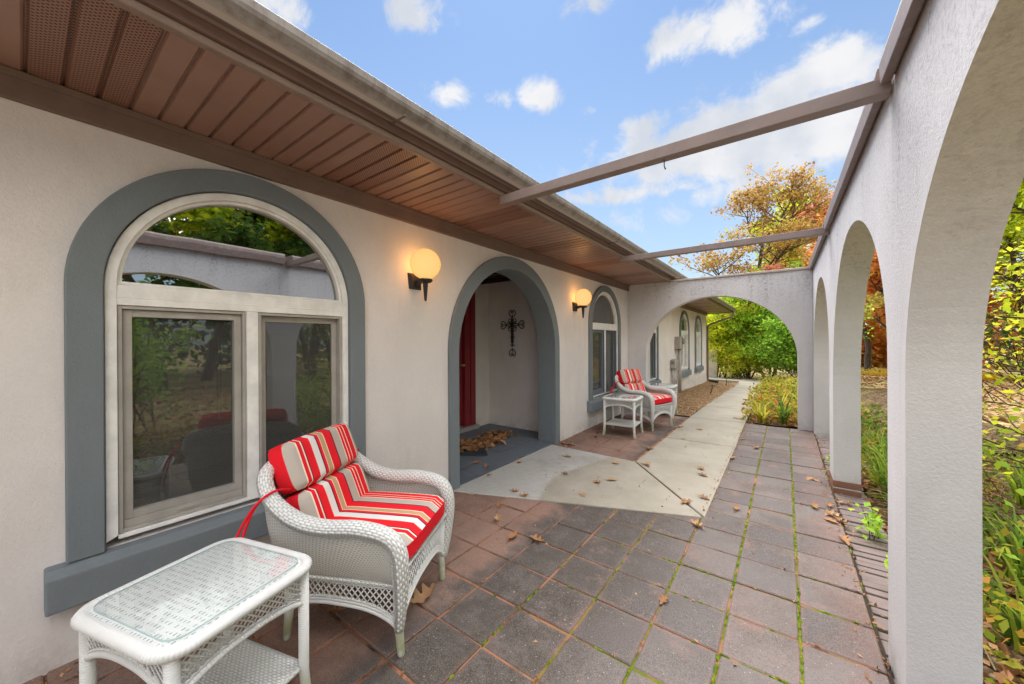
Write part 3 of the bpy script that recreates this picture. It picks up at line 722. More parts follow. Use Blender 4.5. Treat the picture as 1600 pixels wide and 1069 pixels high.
# moss growing in the open joints
def mound(m, x, y, z, rx, ry, h, n=7):
    v = [(x, y, z+h)]+[(x+rx*.6*math.cos(2*math.pi*k/n), y+ry*.6*math.sin(2*math.pi*k/n), z+h*.75) for k in range(n)]+[(x+rx*math.cos(2*math.pi*k/n), y+ry*math.sin(2*math.pi*k/n), z-.006) for k in range(n)]
    m.add(v, [(0, 1+k, 1+(k+1) % n) for k in range(n)]+[(1+k, 1+n+k, 1+n+(k+1) % n, 1+(k+1) % n) for k in range(n)])
m = MB()
for i, amt in ((0, .1), (1, .88), (2, .62), (3, .32), (4, .28), (5, .10)):
    x = px0-i*.2985; y = -.9
    while y < 7.3:
        w = .5+.5*math.sin(y*3.1+i*2)+.5*math.sin(y*7.7+i)
        if rnd.random() < amt*(.45+.5*w) and not (x < -.55 and y > 3.0): mound(m, x+rnd.uniform(-.003, .003), y, -.004, rnd.uniform(.004, .011 if i < 3 else .007), rnd.uniform(.014, .034), rnd.uniform(.003, .010))
        y += rnd.uniform(.010, .026)
for j in range(-8, 19):
    y = py0+j*.3055
    x = -1.5
    am = rnd.random()*.6
    while x < .3:
        w = .5+.6*math.sin(x*5+j*1.7)
        if rnd.random() < am*w*(.4 if x < -.8 else .8) and not (x < -.5 and y > 3.0): mound(m, x, y+rnd.uniform(-.003, .003), -.004, rnd.uniform(.010, .02), rnd.uniform(.004, .008), rnd.uniform(.005, .010))
        x += rnd.uniform(.014, .024)
tag(m.build('moss', MOSS, None, True), 'bright green moss growing in the joints between the pavers', 'moss', kind='stuff')

# brick edging beyond the pavers
m = MB(); y = -1.0
while y < 7.0:
    w = .062; d = rnd.uniform(-.012, .012)
    m.box(.362+d, .60+d, y, y+w-.004, -.09, -.028+rnd.uniform(-.008, .006)); y += w+.004
tag(m.build('brick_edging', EDGEBRICK, None, bevel=.005), kind='structure')
# ground sheets
def ground_sheet(name, xs, ys, zf, mat):
    rows = [[(x, y, zf(x, y)) for x in xs] for y in ys]; m = MB(); m.grid(rows)
    return tag(m.build(name, mat, None, True), kind='structure')
ns = lambda x, y: .03*math.sin(x*1.7+y*.6)+.025*math.sin(y*2.3-x)+.02*math.sin(x*3.1+y*2.9)
def zl(x, y):
    z = -.12-.012*max(0, x)+SL(y)*.8+ns(x, y)*.5
    if x < -1: z -= .06
    return max(z, -1.5)
def lin(a, b, n): return [a+(b-a)*i/(n-1) for i in range(n)]
ground_sheet('lawn', [-250, -120, -60, -30, -12]+lin(-9.8, -3.0, 6)+lin(-2.5, 12, 50)+[16, 22, 30, 45, 70, 120, 250], [-250, -120, -50, -20, -8]+lin(-4, 24, 70)+[28, 34, 42, 55, 80, 130, 250], lambda x, y: (zl(x, y)-.2 if x < .5 and y < 7.5 else zl(x, y)), LAWN)
ground_sheet('planting_bed', lin(.61, 3.2, 20), lin(-2, 7.9, 50), lambda x, y: -.085+ns(x*2, y*2)*.8+.02, SOIL)
ground_sheet('planting_bed', lin(-.50, 2.9, 24), lin(7.52, 18.5, 60), lambda x, y: SL(y)-.02+ns(x*2, y*2)*.8+.02, SOIL)
ground_sheet('gravel_bed', lin(XW, -1.43, 20), lin(7.45, 16.95, 90), lambda x, y: SL(y)+.01+ns(x*6, y*6)*.25, GRAVEL)
m = MB(); m.box(XW+.01, -1.42, 7.405, 7.44, -.05, .015); tag(m.build('bed_edging', WOODD, None, bevel=.004), kind='structure')
m = MB()
for k in range(5200):
    t = rnd.random(); x = rnd.uniform(XW+.03, -1.43); y = 7.46+9.4*t**1.5; s_ = rnd.uniform(.006, .014)
    mound(m, x, y, SL(y)+.012+ns(x*6, y*6)*.25, s_*rnd.uniform(.8, 1.4), s_, s_*1.1, 5)
tag(m.build('gravel', GRAVEL, None), 'loose tan pea gravel in the bed along the house', 'gravel', kind='stuff')

# ------------------------------------------------------------------ arcade, cross arch, beams
AX = .383; AT = .19
arc = thing('arcade_wall', 'pale stucco wall pierced by a row of round arches along the patio', 'wall', (AX, 0, 0), R(.28))
piers = [(-3.0, -.63), (2.05, 2.35), (4.57, 4.90), (7.19, 7.62)]
loop = [(-3.4, -.12)]
for (y0, y1, s0, s1) in ((-.17, 2.05, 1.25, 1.27), (2.35, 4.57, 1.33, 1.0), (4.90, 7.19, 1.15, 1.05)):
    loop += arch((y0+y1)/2, (y1-y0)/2, -.12, 2.205, s0, s1, 22)
loop += [(7.57, -.12), (7.57, 2.53), (-3.4, 2.53)]
m = MB(); slab(m, [loop], 0, AT, HOUSE)
m.build('wall', STUCCO_A, arc, local=True)
m = MB()
cp = [(-.012, 2.505), (-.045, 2.50), (-.048, 2.585), (-.040, 2.625), (-.015, 2.645), (AT+.03, 2.655), (AT+.04, 2.60), (AT+.04, 2.50), (AT+.006, 2.505), (AT+.004, 2.5305), (-.004, 2.5305)]
for (a, b) in ((-3.4, 2.195), (2.285, 4.765), (4.855, 7.60)):
    n = len(cp); m.add([(x, y, z) for y in (a, b) for x, z in cp], [tuple(range(n))[::-1], tuple(range(n, 2*n))]+[(i, n+i, n+(i+1) % n, (i+1) % n) for i in range(n)])
m.build('cap', CAP, arc, bevel=.004, local=True)
m = MB(); m.box(-.003, .193, 4.567, 4.903, -.20, .03); m.box(-.005, .195, 4.565, 4.905, .038, .10); m.build('brick_footing', BRICK, arc, bevel=.008, local=True)

YC = 7.37
xarch = thing('archway_wall', 'stucco cross wall with one broad arch over the concrete path', 'wall', (-1.0, YC, 0))
xr = AX-.0049*7.37-.002
lp = [(XW+.002, -.12)]+arch(-1.02, 1.18, -.12, 2.21, 1.17, 1.13, 24)+[(xr, -.12), (xr, 2.525), (XE-.04, 2.525), (XE-.04, 2.543), (XW+.002, 2.543)]
m = MB(); slab(m, [lp], YC, YC+.2, CROSS); m.build('wall', STUCCO_A, xarch)
m = MB(); m.box(XE+.005, xr-.05, YC-.035, YC+.235, 2.527, 2.562); m.build('cap', CAPW, xarch, bevel=.006)

bm_ = thing('wooden_beam', 'near thin beam from eave to arcade with a small hook beneath', 'beam', (-.68, 2.24, 2.515), R(.0), 'thin beams spanning the patio')
m = MB(); m.box(-1.075, 1.045, -.036, .036, -.043, .024); m.build('beam_timber', BEAM, bm_, bevel=.004, local=True)
bm2 = dup(bm_, (-.685, 4.81, 2.515), 0, 'farther thin beam from eave to arcade, nearer the cross arch')
m = MB(); m.tube([(.12, 0, -.045), (.12, 0, -.08), (.125, .004, -.10), (.128, .004, -.092)], .003, 6); m.build('hook', BLACK, bm_, local=True)

# ------------------------------------------------------------------ wall lamps
def m_globe():
    a = Mat('lit_opal_globe'); e = a.n.new('ShaderNodeEmission'); lw = a.n.new('ShaderNodeLayerWeight'); lw.inputs[0].default_value = .35
    c = a.ramp(lw.outputs['Facing'], [(0, (1.0, .58, .22)), (1, (1.0, .46, .12))]); a.l.new(c, e.inputs['Color']); e.inputs['Strength'].default_value = .34
    tr = a.n.new('ShaderNodeBsdfTransparent'); tr.inputs['Color'].default_value = (1, .88, .7, 1)   # opal glass lets the bulb's light through
    mx = a.n.new('ShaderNodeMixShader'); mx.inputs[0].default_value = .22; a.l.new(e.outputs[0], mx.inputs[1]); a.l.new(tr.outputs[0], mx.inputs[2])
    a.l.new(mx.outputs[0], a.n['Material Output'].inputs['Surface']); return a.m
GLOBE = m_globe()
lamp = thing('wall_lamp', 'lit globe wall lamp left of the front doorway arch, by the big window', 'wall lamp', (XW, 2.03, 2.06), 0, 'globe lamps on the house wall')
LG = .145
m = MB()
m.add([(0, -.075, -.05), (0, .035+.04, -.05), (0, .075, -.19), (0, -.06, -.19), (.03, -.05, -.075), (.03, .05, -.075), (.03, .05, -.175), (.03, -.04, -.175)],
      [(0, 1, 2, 3), (4, 7, 6, 5), (0, 4, 5, 1), (1, 5, 6, 2), (2, 6, 7, 3), (3, 7, 4, 0)])
m.obox((.085, 0, -.125), (.06, 0, .012), (0, .017, 0), (0, 0, .02))
m.lathe([(.0, -.142), (.045, -.142), (.058, -.132), (.06, -.118), (.05, -.112), (.0, -.112)], (LG, 0, 0), 20)
m.lathe([(.004, -.30), (.010, -.29), (.019, -.19), (.022, -.15), (.022, -.14)], (LG, 0, 0), 14)
m.build('bracket', BLACK, lamp, bevel=.004, local=True)
m = MB(); n = 20; prof = [(max(.001, .127*math.sin(math.pi*i/n)), .127*-math.cos(math.pi*i/n)+.012) for i in range(n+1)]
m.lathe(prof, (LG, 0, 0), 32); m.build('globe', GLOBE, lamp, True, local=True)
dup(lamp, (XW, 5.02, 2.06), 0, 'lit globe wall lamp right of the doorway arch, by the narrow window')
for (yy) in (2.03, 5.02):       # the bulb inside each globe is a real lamp
    pl = bpy.data.lights.new('lamp_bulb', 'POINT'); po = bpy.data.objects.new('lamp_bulb', pl); C.objects.link(po)
    pl.energy = 2.3; pl.color = (1.0, .48, .16); pl.shadow_soft_size = .05
    po.location = (XW+LG, yy, 2.075)
    po.parent = [o for o in bpy.data.objects if o.name.startswith('wall_lamp') and abs(o.location.y-yy) < .1][0]; po.location = (LG, 0, .012)

# ------------------------------------------------------------------ iron cross
cr = thing('iron_cross', 'black wrought iron cross with scrolled heart ends on porch wall', 'wall cross', (-3.577, PY1-.012, 1.69))
m = MB()
def T(pts, r=.008): m.tube(pts, r, 6)
for dx in (-.018, .018): T([(dx, 0, -.30), (dx, 0, .10)]); 
for dz in (-.016, .016): T([(-.12, 0, dz), (.12, 0, dz)])
T([(0, -.006, -.36), (0, -.006, .12)], .010)
def heart(c, d, s):
    c = Vector(c); d = Vector(d); q = Vector((-d.z, 0, d.x))
    for sg in (-1, 1):
        p = [c, c+d*.6*s+q*sg*.75*s, c+d*1.2*s+q*sg*.95*s, c+d*1.75*s+q*sg*.6*s, c+d*1.6*s+q*sg*.15*s, c+d*1.2*s+q*sg*.2*s, c+d*1.15*s+q*sg*.45*s]
        T(catmull(p, 5), .0075)
    T([c+d*.1*s, c+d*1.0*s], .006)
heart((0, 0, .12), (0, 0, 1), .068); heart((-.12, 0, 0), (-1, 0, 0), .066); heart((.12, 0, 0), (1, 0, 0), .066); heart((0, 0, -.39), (0, 0, -1), .068)
for sx in (-1, 1):
    for sz in (-1, 1):
        T(catmull([(sx*.02, 0, sz*.09), (sx*.06, 0, sz*.10), (sx*.08, 0, sz*.065), (sx*.05, 0, sz*.045), (sx*.035, 0, sz*.065)], 5), .006)
        T(catmull([(sx*.02, 0, sz*.03), (sx*.055, 0, sz*.03), (sx*.09, 0, sz*.05)], 4), .006)
for z in (-.2, -.33): T([(-.045, 0, z), (.045, 0, z)], .007)
m.lathe([(.0, -.03), (.03, -.01), (.03, .01), (0, .03)], (0, -.008, 0), 10)
m.build('ironwork', BLACK, cr, True, local=True)

# ------------------------------------------------------------------ wicker chair
def stripe_pad(mb, w, h, t, frame, nu=26, nv=12, crown=.35, edge=.8):
    """upholstered pad: striped faces, red gusset; frame maps local (a,b,c) to space"""
    top = []; tuv = []; bot = []
    for j in range(nv+1):
        v = -1+2*j/nv; r1 = []; r2_ = []; u1 = []
        for i in range(nu+1):
            u = -1+2*i/nu
            e = ((1-abs(u)**7)*(1-abs(v)**7))**.36
            cu = math.copysign(1-(1-abs(u))*1.0, u)
            cz = t*(.5*edge+(1-.5*edge-.0)*.62*e)
            k = 1-.035*(abs(u)**4*abs(v)**4)*2
            r1.append(frame(w/2*u*k, h/2*v*k, cz)); r2_.append(frame(w/2*u*k, h/2*v*k, -cz*.7)); u1.append(((u+1)/2, v*h))
        top.append(r1); bot.append(r2_); tuv.append(u1)
    mb.grid(top, uvs=tuv, mi=0); mb.grid(bot, uvs=tuv, mi=1)
    ring = [(0, i) for i in range(nu)]+[(j, nu) for j in range(nv)]+[(nv, i) for i in range(nu, 0, -1)]+[(j, 0) for j in range(nv, 0, -1)]
    a = [top[j][i] for j, i in ring]; b = [bot[j][i] for j, i in ring]; n = len(ring)
    mb.add(a+b, [(i, (i+1) % n, n+(i+1) % n, n+i) for i in range(n)], mi=1)
def make_chair(label):
    t = thing('wicker_chair', label, 'armchair', (0, 0, 0), 0, 'white wicker armchairs with striped cushions')
    half = [(.285, .300, .13), (.300, .315, .25), (.312, .322, .40), (.318, .312, .50), (.322, .262, .560), (.326, .13, .585), (.330, -.04, .580), (.334, -.17, .605), (.332, -.275, .665), (.318, -.340, .725), (.285, -.378, .785), (.20, -.396, .815), (.09, -.40, .825)]
    path = half+[(0, -.40, .827)]+[(-x, y, z) for x, y, z in half[::-1]]
    P = catmull(path, 7); n = len(P)
    rad = []
    for p in P:
        k = min(1, max(0, (p.z-.13)/.28)); rr = .022+.017*k
        if p.y < -.2: rr -= .006*min(1, (-.2-p.y)/.2)
        rad.append(rr)
    m = MB(); m.tube(P, rad, 14, flat=1.0)
    rim = m.build('rolled_rim', WICKER, t, True, local=True)
    # shell between the rim and the seat rail
    bhalf = []
    def base(s):
        s2 = s*2-1; a = abs(s2); sg = 1 if s2 < 0 else -1
        if a > .42: q = (a-.42)/.58; x, y = .292, -.27+q*.565
        else: q = a/.42; x = .292*math.sin(q*math.pi/2)**.6; y = -.27-.03*math.cos(q*math.pi/2)
        return Vector((sg*x, y, .335))
    rows = []; uv = []
    top = [p for p in P if p.z > .34]; k = len(top)
    for r in range(9):
        f = r/8; rr = []; ru = []
        for i, p in enumerate(top):
            b = base(i/(k-1)); q = p.lerp(b, f); q += Vector((q.x*.10, (q.y if q.y < 0 else 0)*.10, 0))*math.sin(f*math.pi)*.5
            rr.append(q); ru.append((i/(k-1)*2.3, f*.5))
        rows.append(rr); uv.append(ru)
    m = MB(); m.grid(rows, uvs=uv); m.build('woven_shell', WICKER_S, t, True, local=True, solid=.012)
    m = MB(); m.box(-.285, .285, -.28, .29, .37, .392); m.tube([(-.29, .315, .39), (.29, .315, .39)], .014, 8); m.tube([(-.295, -.28, .335), (-.298, .30, .335)], .011, 8); m.tube([(.295, -.28, .335), (.298, .30, .335)], .011, 8)
    m.build('seat_deck', WICKER_F, t, local=True)
    # open lattice aprons with arched hems
    def apron(a, b, zt, zmid, out):
        a, b = Vector(a), Vector(b); L = (b-a).length
        zb = lambda u: .135+(zmid-.135)*(1-abs(2*u-1)**2.6)**.8
        pt = lambda u, z: a.lerp(b, u)+Vector((0, 0, z))+out*(.012*math.sin(u*math.pi))
        m = MB()
        for w, rr in ((0, .010), (.016, .007), (.029, .006)):
            m.tube([pt(u/24, zb(u/24)+w) for u in range(25)], rr, 6)
        m.tube([pt(0, zt), pt(.5, zt), pt(1, zt)], .010, 6); m.tube([pt(0, zt-.015), pt(.5, zt-.015), pt(1, zt-.015)], .006, 6)
        sp = .030
        for sg in (-1, 1):
            s0 = -.5
            while s0 < L+.5:
                pts = []
                for k in range(0, 30):
                    z = zt-.012-k*(zt-.15)/29; u = (s0+sg*(zt-z)*.85)/L
                    if 0 < u < 1 and z > zb(u)+.02: pts.append(pt(u, z)+out*(sg*.0022))
                if len(pts) > 2: m.tube([pts[0], pts[len(pts)//2], pts[-1]], .0032, 5)
                s0 += sp
        return m.build('lattice_apron', CANE, t, True, local=True)
    apron((-.27, .30, 0), (.27, .30, 0), .375, .255, Vector((0, 1, 0)))
    apron((.285, .29, 0), (.262, -.275, 0), .325, .215, Vector((1, 0, 0)))
    apron((-.285, .29, 0), (-.262, -.275, 0), .325, .215, Vector((-1, 0, 0)))
    apron((-.255, -.28, 0), (.255, -.28, 0), .325, .215, Vector((0, -1, 0)))
    for sx in (-1, 1):
        for (y, yf) in ((.29, .30), (-.265, -.285)):
            m = MB(); m.tube([(sx*.268, yf, 0), (sx*.268, yf, .008), (sx*.272, y, .16), (sx*.274, y, .36)], [.014, .0165, .021, .024], 10); m.build('leg', CANE, t, True, local=True)
    # cushions
    up = Vector((0, -.36, .93)).normalized(); rt = Vector((1, 0, 0)); nm = Vector((0, .93, .36)).normalized()
    def fr(c, up, nm, sag=0): return lambda a, b, cz: Vector(c)+rt*-a+up*b+nm*cz
    m = MB(); stripe_pad(m, .52, .26, .105, fr((0, -.235, .555), up, nm)); m.build('back_cushion', [STRIPE, REDC], t, True, local=True)
    m = MB(); stripe_pad(m, .52, .25, .115, fr((0, -.328, .795), up, nm)); m.build('head_cushion', [STRIPE, REDC], t, True, local=True)
    m = MB(); stripe_pad(m, .535, .53, .10, lambda a, b, cz: Vector((-a, .075+b, .445+cz+.012*(1-(a/.27)**2)))); m.build('seat_cushion', [STRIPE, REDC], t, True, local=True)
    for sx in (1, -1):
        m = MB()
        for k in (0, 1):
            m.tube(catmull([(sx*.255, -.262, .715), (sx*.335, -.285, .735), (sx*(.395+.008*k), -.325, .69), (sx*(.43+.015*k), -.36-.02*k, .56), (sx*(.445+.025*k), -.375-.03*k, .43)], 6), .006, 6, flat=.35)
        m.build('cushion_tie', REDC, t, True, local=True)
    return t
chair = make_chair('near wicker armchair with red striped cushions under the big arched window')
chair.location = (-1.79, 1.125, 0); chair.rotation_euler = (0, 0, R(-62.6))
dup(chair, (-1.88, 6.27, 0), R(-107), 'far wicker armchair with red striped cushions beside the cross arch')

# ------------------------------------------------------------------ wicker tables
def rrect(hx, hy, r, n=6):
    p = []
    for cx, cy, a0 in ((hx-r, hy-r, 0), (-hx+r, hy-r, 90), (-hx+r, -hy+r, 180), (hx-r, -hy+r, 270)):
        for k in range(n+1):
            a = R(a0+90*k/n); p.append((cx+r*math.cos(a), cy+r*math.sin(a)))
    return p
def make_table(label):
    t = thing('wicker_table', label, 'side table', (0, 0, 0), 0, 'white wicker side tables with glass tops')
    hx, hy, zt = .243, .238, .555
    m = MB(); ring = rrect(hx, hy, .07); m.tube([(x, y, zt) for x, y in ring], .019, 10, closed=True, up=(0, 0, 1), flat=1.15)
    m.build('wrapped_rim', CANE, t, True, local=True)
    m = MB(); inr = rrect(hx-.012, hy-.012, .06); n = len(inr)
    m.add([(x, y, zt+.010) for x, y in inr], [tuple(range(n))], [(x, y) for x, y in inr]); m.add([(x, y, zt-.004) for x, y in inr], [tuple(range(n))[::-1]])
    m.build('woven_top', m_topweave(), t, local=True, recalc=False)
    m = MB(); g = rrect(hx-.026, hy-.026, .05); slab(m, [g], zt+.017, zt+.0225, lambda u, v, w: (u, v, w)); m.build('glass_top', TOPGLASS, t, local=True)
    m = MB(); slab(m, [rrect(hx-.0325, hy-.0345, .046)], zt+.0168, zt+.0205, lambda u, v, w: (u, v, w))
    mm = MB(); o_ = rrect(hx-.0245, hy-.0245, .051); i_ = rrect(hx-.0265, hy-.0265, .049); band(mm, o_, i_, zt+.0165, zt+.0215, lambda u, v, w: (u, v, w), True)
    mm.build('glass_edge', m_paint('green_glass_edge', (.46, .58, .56), .15), t, local=True)
    for sx in (-1, 1):
        for sy in (-1, 1):
            m = MB(); X, Y = sx*(hx-.025), sy*(hy-.028)
            m.tube([(X+sx*.012, Y+sy*.012, 0), (X+sx*.012, Y+sy*.012, .012), (X+sx*.006, Y+sy*.006, .06), (X, Y, .15), (X, Y, zt-.01)], [.019, .021, .019, .0185, .0195], 10); m.build('leg', CANE, t, True, local=True)
    def apron(a, b, out, arc):
        a, b, out = Vector(a), Vector(b), Vector(out); L = (b-a).length; z1 = zt-.018
        zb = lambda u: z1-.125+arc*(1-abs(2*u-1)**2.4)
        pt = lambda u, z: a.lerp(b, u)+Vector((0, 0, z))+out*.004
        m = MB(); m.tube([pt(k/16, zb(k/16)) for k in range(17)], .0105, 8); m.tube([pt(k/16, zb(k/16)+.016) for k in range(17)], .0045, 6)
        m.tube([pt(0, z1-.012), pt(1, z1-.012)], .0045, 6)
        for sg in (-1, 1):
            s0 = -.3
            while s0 < L+.3:
                pts = []
                for k in range(24):
                    z = z1-.006-k*.118/23; u = (s0+sg*(z1-z)*1.15)/L
                    if 0 < u < 1 and z > zb(u)+.014: pts.append(pt(u, z)+out*(sg*.002))
                if len(pts) > 2: m.tube([pts[0], pts[-1]], .0028, 5)
                s0 += .024
        m.build('lattice_apron', CANE, t, True, local=True)
    X, Y = hx-.025, hy-.028
    apron((-X, -Y, 0), (X, -Y, 0), (0, -1, 0), .055); apron((-X, Y, 0), (X, Y, 0), (0, 1, 0), .055)
    apron((X, -Y, 0), (X, Y, 0), (1, 0, 0), .04); apron((-X, -Y, 0), (-X, Y, 0), (-1, 0, 0), .04)
    m = MB(); rr = [(x, y) for x, y in ((-X, -Y), (X, -Y), (X, Y), (-X, Y))]
    m.add([(x, y, .175) for x, y in rr]+[(x, y, .162) for x, y in rr], [(0, 1, 2, 3), (7, 6, 5, 4), (0, 4, 5, 1), (1, 5, 6, 2), (2, 6, 7, 3), (3, 7, 4, 0)], rr+rr)
    m.tube([(x, y, .168) for x, y in rr], .010, 8, closed=True, up=(0, 0, 1)); m.build('shelf', WICKER_F, t, local=True)
    return t
_tw = []
def m_topweave():
    if _tw: return _tw[0]
    a = Mat('open_weave_top', .55, .3); v = a.vec('UV'); x, y, _ = a.xyz(v)
    f1 = a.math('ABSOLUTE', a.math('SUBTRACT', a.math('FRACT', a.math('MULTIPLY', x, 62)), .5)); f2 = a.math('ABSOLUTE', a.math('SUBTRACT', a.math('FRACT', a.math('MULTIPLY', y, 48)), .5))
    hole = a.math('MULTIPLY', a.rng(f1, .20, .12), a.rng(f2, .32, .22))
    lost = a.rng(a.noise(v, 38, 3, .6), .40, .55); hole = a.math('MULTIPLY', hole, lost)
    d = a.noise(v, 9, 5, .7); c = a.mix(a.rng(d, .45, .75, 0, .6), (.84, .85, .845), (.74, .76, .73))
    c = a.mix(hole, c, (.33, .35, .35)); _tw.append(a.out(c, a.bump(a.math('SUBTRACT', 1, hole), .5, .004))); return _tw[0]
tb = make_table('nearest wicker side table, its glass top greenish, below the big window')
tb.location = (-1.652, .389, 0); tb.rotation_euler = (0, 0, R(16.6))
dup(tb, (-1.99, 5.50, 0), R(4), 'wicker side table with lower shelf below the narrow arched window')
dup(tb, (-1.91, 7.36, 0), R(2), 'wicker side table half hidden behind the far armchair')

# ------------------------------------------------------------------ doormat, utilities, path lights
mat_ = MB(); e1 = Vector((-.76, -.65, 0)); e2 = Vector((-.70, .71, 0)); c0 = Vector((-2.95, 3.44, .02))
cc = c0+e1*.38+e2*.24
mat_.obox(cc, e1*.38, e2*.24, (0, 0, .006))
for k in range(13): mat_.obox(cc+e1*(-.35+k*.058)+Vector((0, 0, .008)), e1*.014, e2*.22, (0, 0, .003))
tag(mat_.build('doormat', m_paint('dark_rubber', (.035, .038, .045), .9), None, bevel=.002), 'dark ribbed doormat half buried under dry leaves in the porch', 'doormat')
em = thing('electric_meter', 'tall grey electric meter box with round meter and thick pipe', 'electric meter', (XW, 11.6, 0))
m = MB(); m.box(.005, .15, -.33, .08, 1.18, 1.53); m.build('box', GREYBOX, em, bevel=.01, local=True)
m = MB(); m.tube([(.15, .0, 1.40), (.19, .0, 1.40), (.21, .0, 1.40)], [.085, .08, .06], 20); m.build('meter', m_paint('meter_glass', (.3, .3, .3), .15), em, True, local=True)
m = MB(); m.tube([(.075, -.03, 1.19), (.075, -.03, -.15)], .05, 12); m.tube([(.06, -.25, 1.19), (.06, -.25, .75)], .018, 8); m.build('conduit', GREYBOX, em, True, local=True)
sb = thing('switch_box', 'smaller rounded grey utility box with pipes, left of the meter', 'utility box', (XW, 10.95, 0))
m = MB(); m.box(.005, .14, -.2, .2, .64, .84); m.tube([(.07, -.2, .84), (.07, .2, .84)], .066, 14); m.build('box', GREYBOX, sb, bevel=.015, local=True)
m = MB()
for dy, r in ((-.15, .022), (-.02, .03), (.13, .018)): m.tube([(.06, dy, .65), (.06, dy, -.12)], r, 10)
m.tube(catmull([(.09, .1, .64), (.13, .22, .45), (.1, .12, .3), (.08, .2, .1), (.06, .2, -.1)], 5), .012, 6); m.build('pipe', GREYBOX, sb, True, local=True)
def path_light(p, lab, tilt):
    t = thing('path_light', lab, 'garden light', p, 0, 'small solar stake lights in the gravel')
    m = MB(); m.tube([(0, 0, -.03), (tilt*.6, 0, .24)], .012, 8); m.build('stake', BLACK, t, True, local=True)
    m = MB(); m.lathe([(.0, .02), (.02, .022), (.065, .03), (.055, .045), (.012, .055), (0, .056)], (tilt*.6, 0, .225), 14); m.build('lamp_head', BLACK, t, True, local=True)
path_light((-1.72, 11.7, SL(11.7)), 'solar stake light leaning in the gravel, nearer one', .12)
path_light((-1.75, 15.6, SL(15.6)), 'solar stake light upright in the gravel, farther one', .0)
m = MB(); m.box(-7.5, -2.62, 19.9, 20.1, -.6, 1.05); tag(m.build('garden_wall', STUCCO, None, bevel=.01), 'low grey stucco wall beyond the far corner of the house', 'wall')

# ------------------------------------------------------------------ things inside the big window
it = thing('lamp_table', 'dark wooden table inside the big window holding a lamp', 'table', (-3.35, 1.45, 0))
m = MB(); m.box(-.3, .3, -.3, .3, .70, .74); m.build('tabletop', WOODD, it, bevel=.005, local=True)
for a in (-1, 1):
    for b in (-1, 1): m = MB(); m.box(a*.26-.02, a*.26+.02, b*.26-.02, b*.26+.02, -.02, .70); m.build('leg', WOODD, it, local=True)
tl = thing('table_lamp', 'cream table lamp with a wide drum shade inside the window', 'table lamp', (-3.3, 1.42, .74))
m = MB(); m.lathe([(.0, 0), (.07, 0), (.07, .02), (.05, .03), (.05, .34), (.045, .36), (.012, .37), (.012, .46), (0, .46)], (0, 0, 0), 18); m.build('base', CERAM, tl, True, local=True)
m = MB(); m.lathe([(.20, .42), (.24, .42), (.20, .74), (.19, .74)], (0, 0, 0), 26); m.build('shade', SHADE, tl, True, local=True)
def sailboat(p, s, rz, lab):
    t = thing('model_sailboat', lab, 'model boat', p, rz, 'model sailboats inside the window')
    m = MB(); hull = []
    for i in range(9):
        u = -1+i/4; w = .09*(1-abs(u)**2.2)*s+.002; hull.append([(w*math.cos(a), u*.26*s, .06*s-.07*s*math.sin(a)*(1-.4*u*u)) for a in [math.pi*k/6 for k in range(7)]])
    m.grid(hull); m.add([r[0] for r in hull]+[r[-1] for r in hull], [(i, i+1, 10+i, 9+i) for i in range(8)]); m.box(-.06*s, .06*s, -.1*s, .1*s, -.05*s, -.03*s); m.build('hull', WOODD, t, True, local=True)
    m = MB(); m.tube([(0, 0, .05*s), (0, 0, .85*s)], .007*s, 6); m.build('mast', WOODL, t, local=True)
    m = MB(); m.add([(.0, .015, .12*s), (.03*s, .24*s, .12*s), (0, .015, .80*s)], [(0, 1, 2)]); m.add([(0, -.015, .10*s), (.03*s, -.22*s, .10*s), (0, -.015, .72*s)], [(0, 2, 1)]); m.build('sail', CANVAS, t, local=True, solid=.002)
sc_ = thing('sofa', 'dark leather sofa with a maroon throw inside the big window', 'sofa', (-3.9, .55, 0))
m = MB(); m.box(-.4, .4, -.9, .9, .0, .42); m.build('seat', LEATHER, sc_, bevel=.05, local=True)
m = MB(); m.box(.2, .45, -.9, .9, .42, .80); m.build('backrest', LEATHER, sc_, bevel=.08, local=True)
m = MB(); m.box(.18, .47, -.1, .6, .60, .825); m.build('throw', MAROON, sc_, bevel=.05, local=True)
sh = thing('console_table', 'dark console table at the back of the room inside', 'table', (-5.6, .6, 0))
m = MB(); m.box(-.2, .2, -.8, .8, .76, .80); m.box(-.18, .18, -.78, .78, .2, .23); m.build('tabletop', WOODD, sh, local=True)
for a in (-1, 1):
    for b in (-1, 1): m = MB(); m.box(a*.17-.02, a*.17+.02, b*.76-.02, b*.76+.02, -.02, .76); m.build('leg', WOODD, sh, local=True)
sailboat((-3.30, .86, .50+.32), .75, R(15), 'model sailboat with tall cream sails behind the sofa, nearer the glass')
sailboat((-5.55, .35, .80+.05), .95, R(-10), 'model sailboat on the console table at the back of the room')

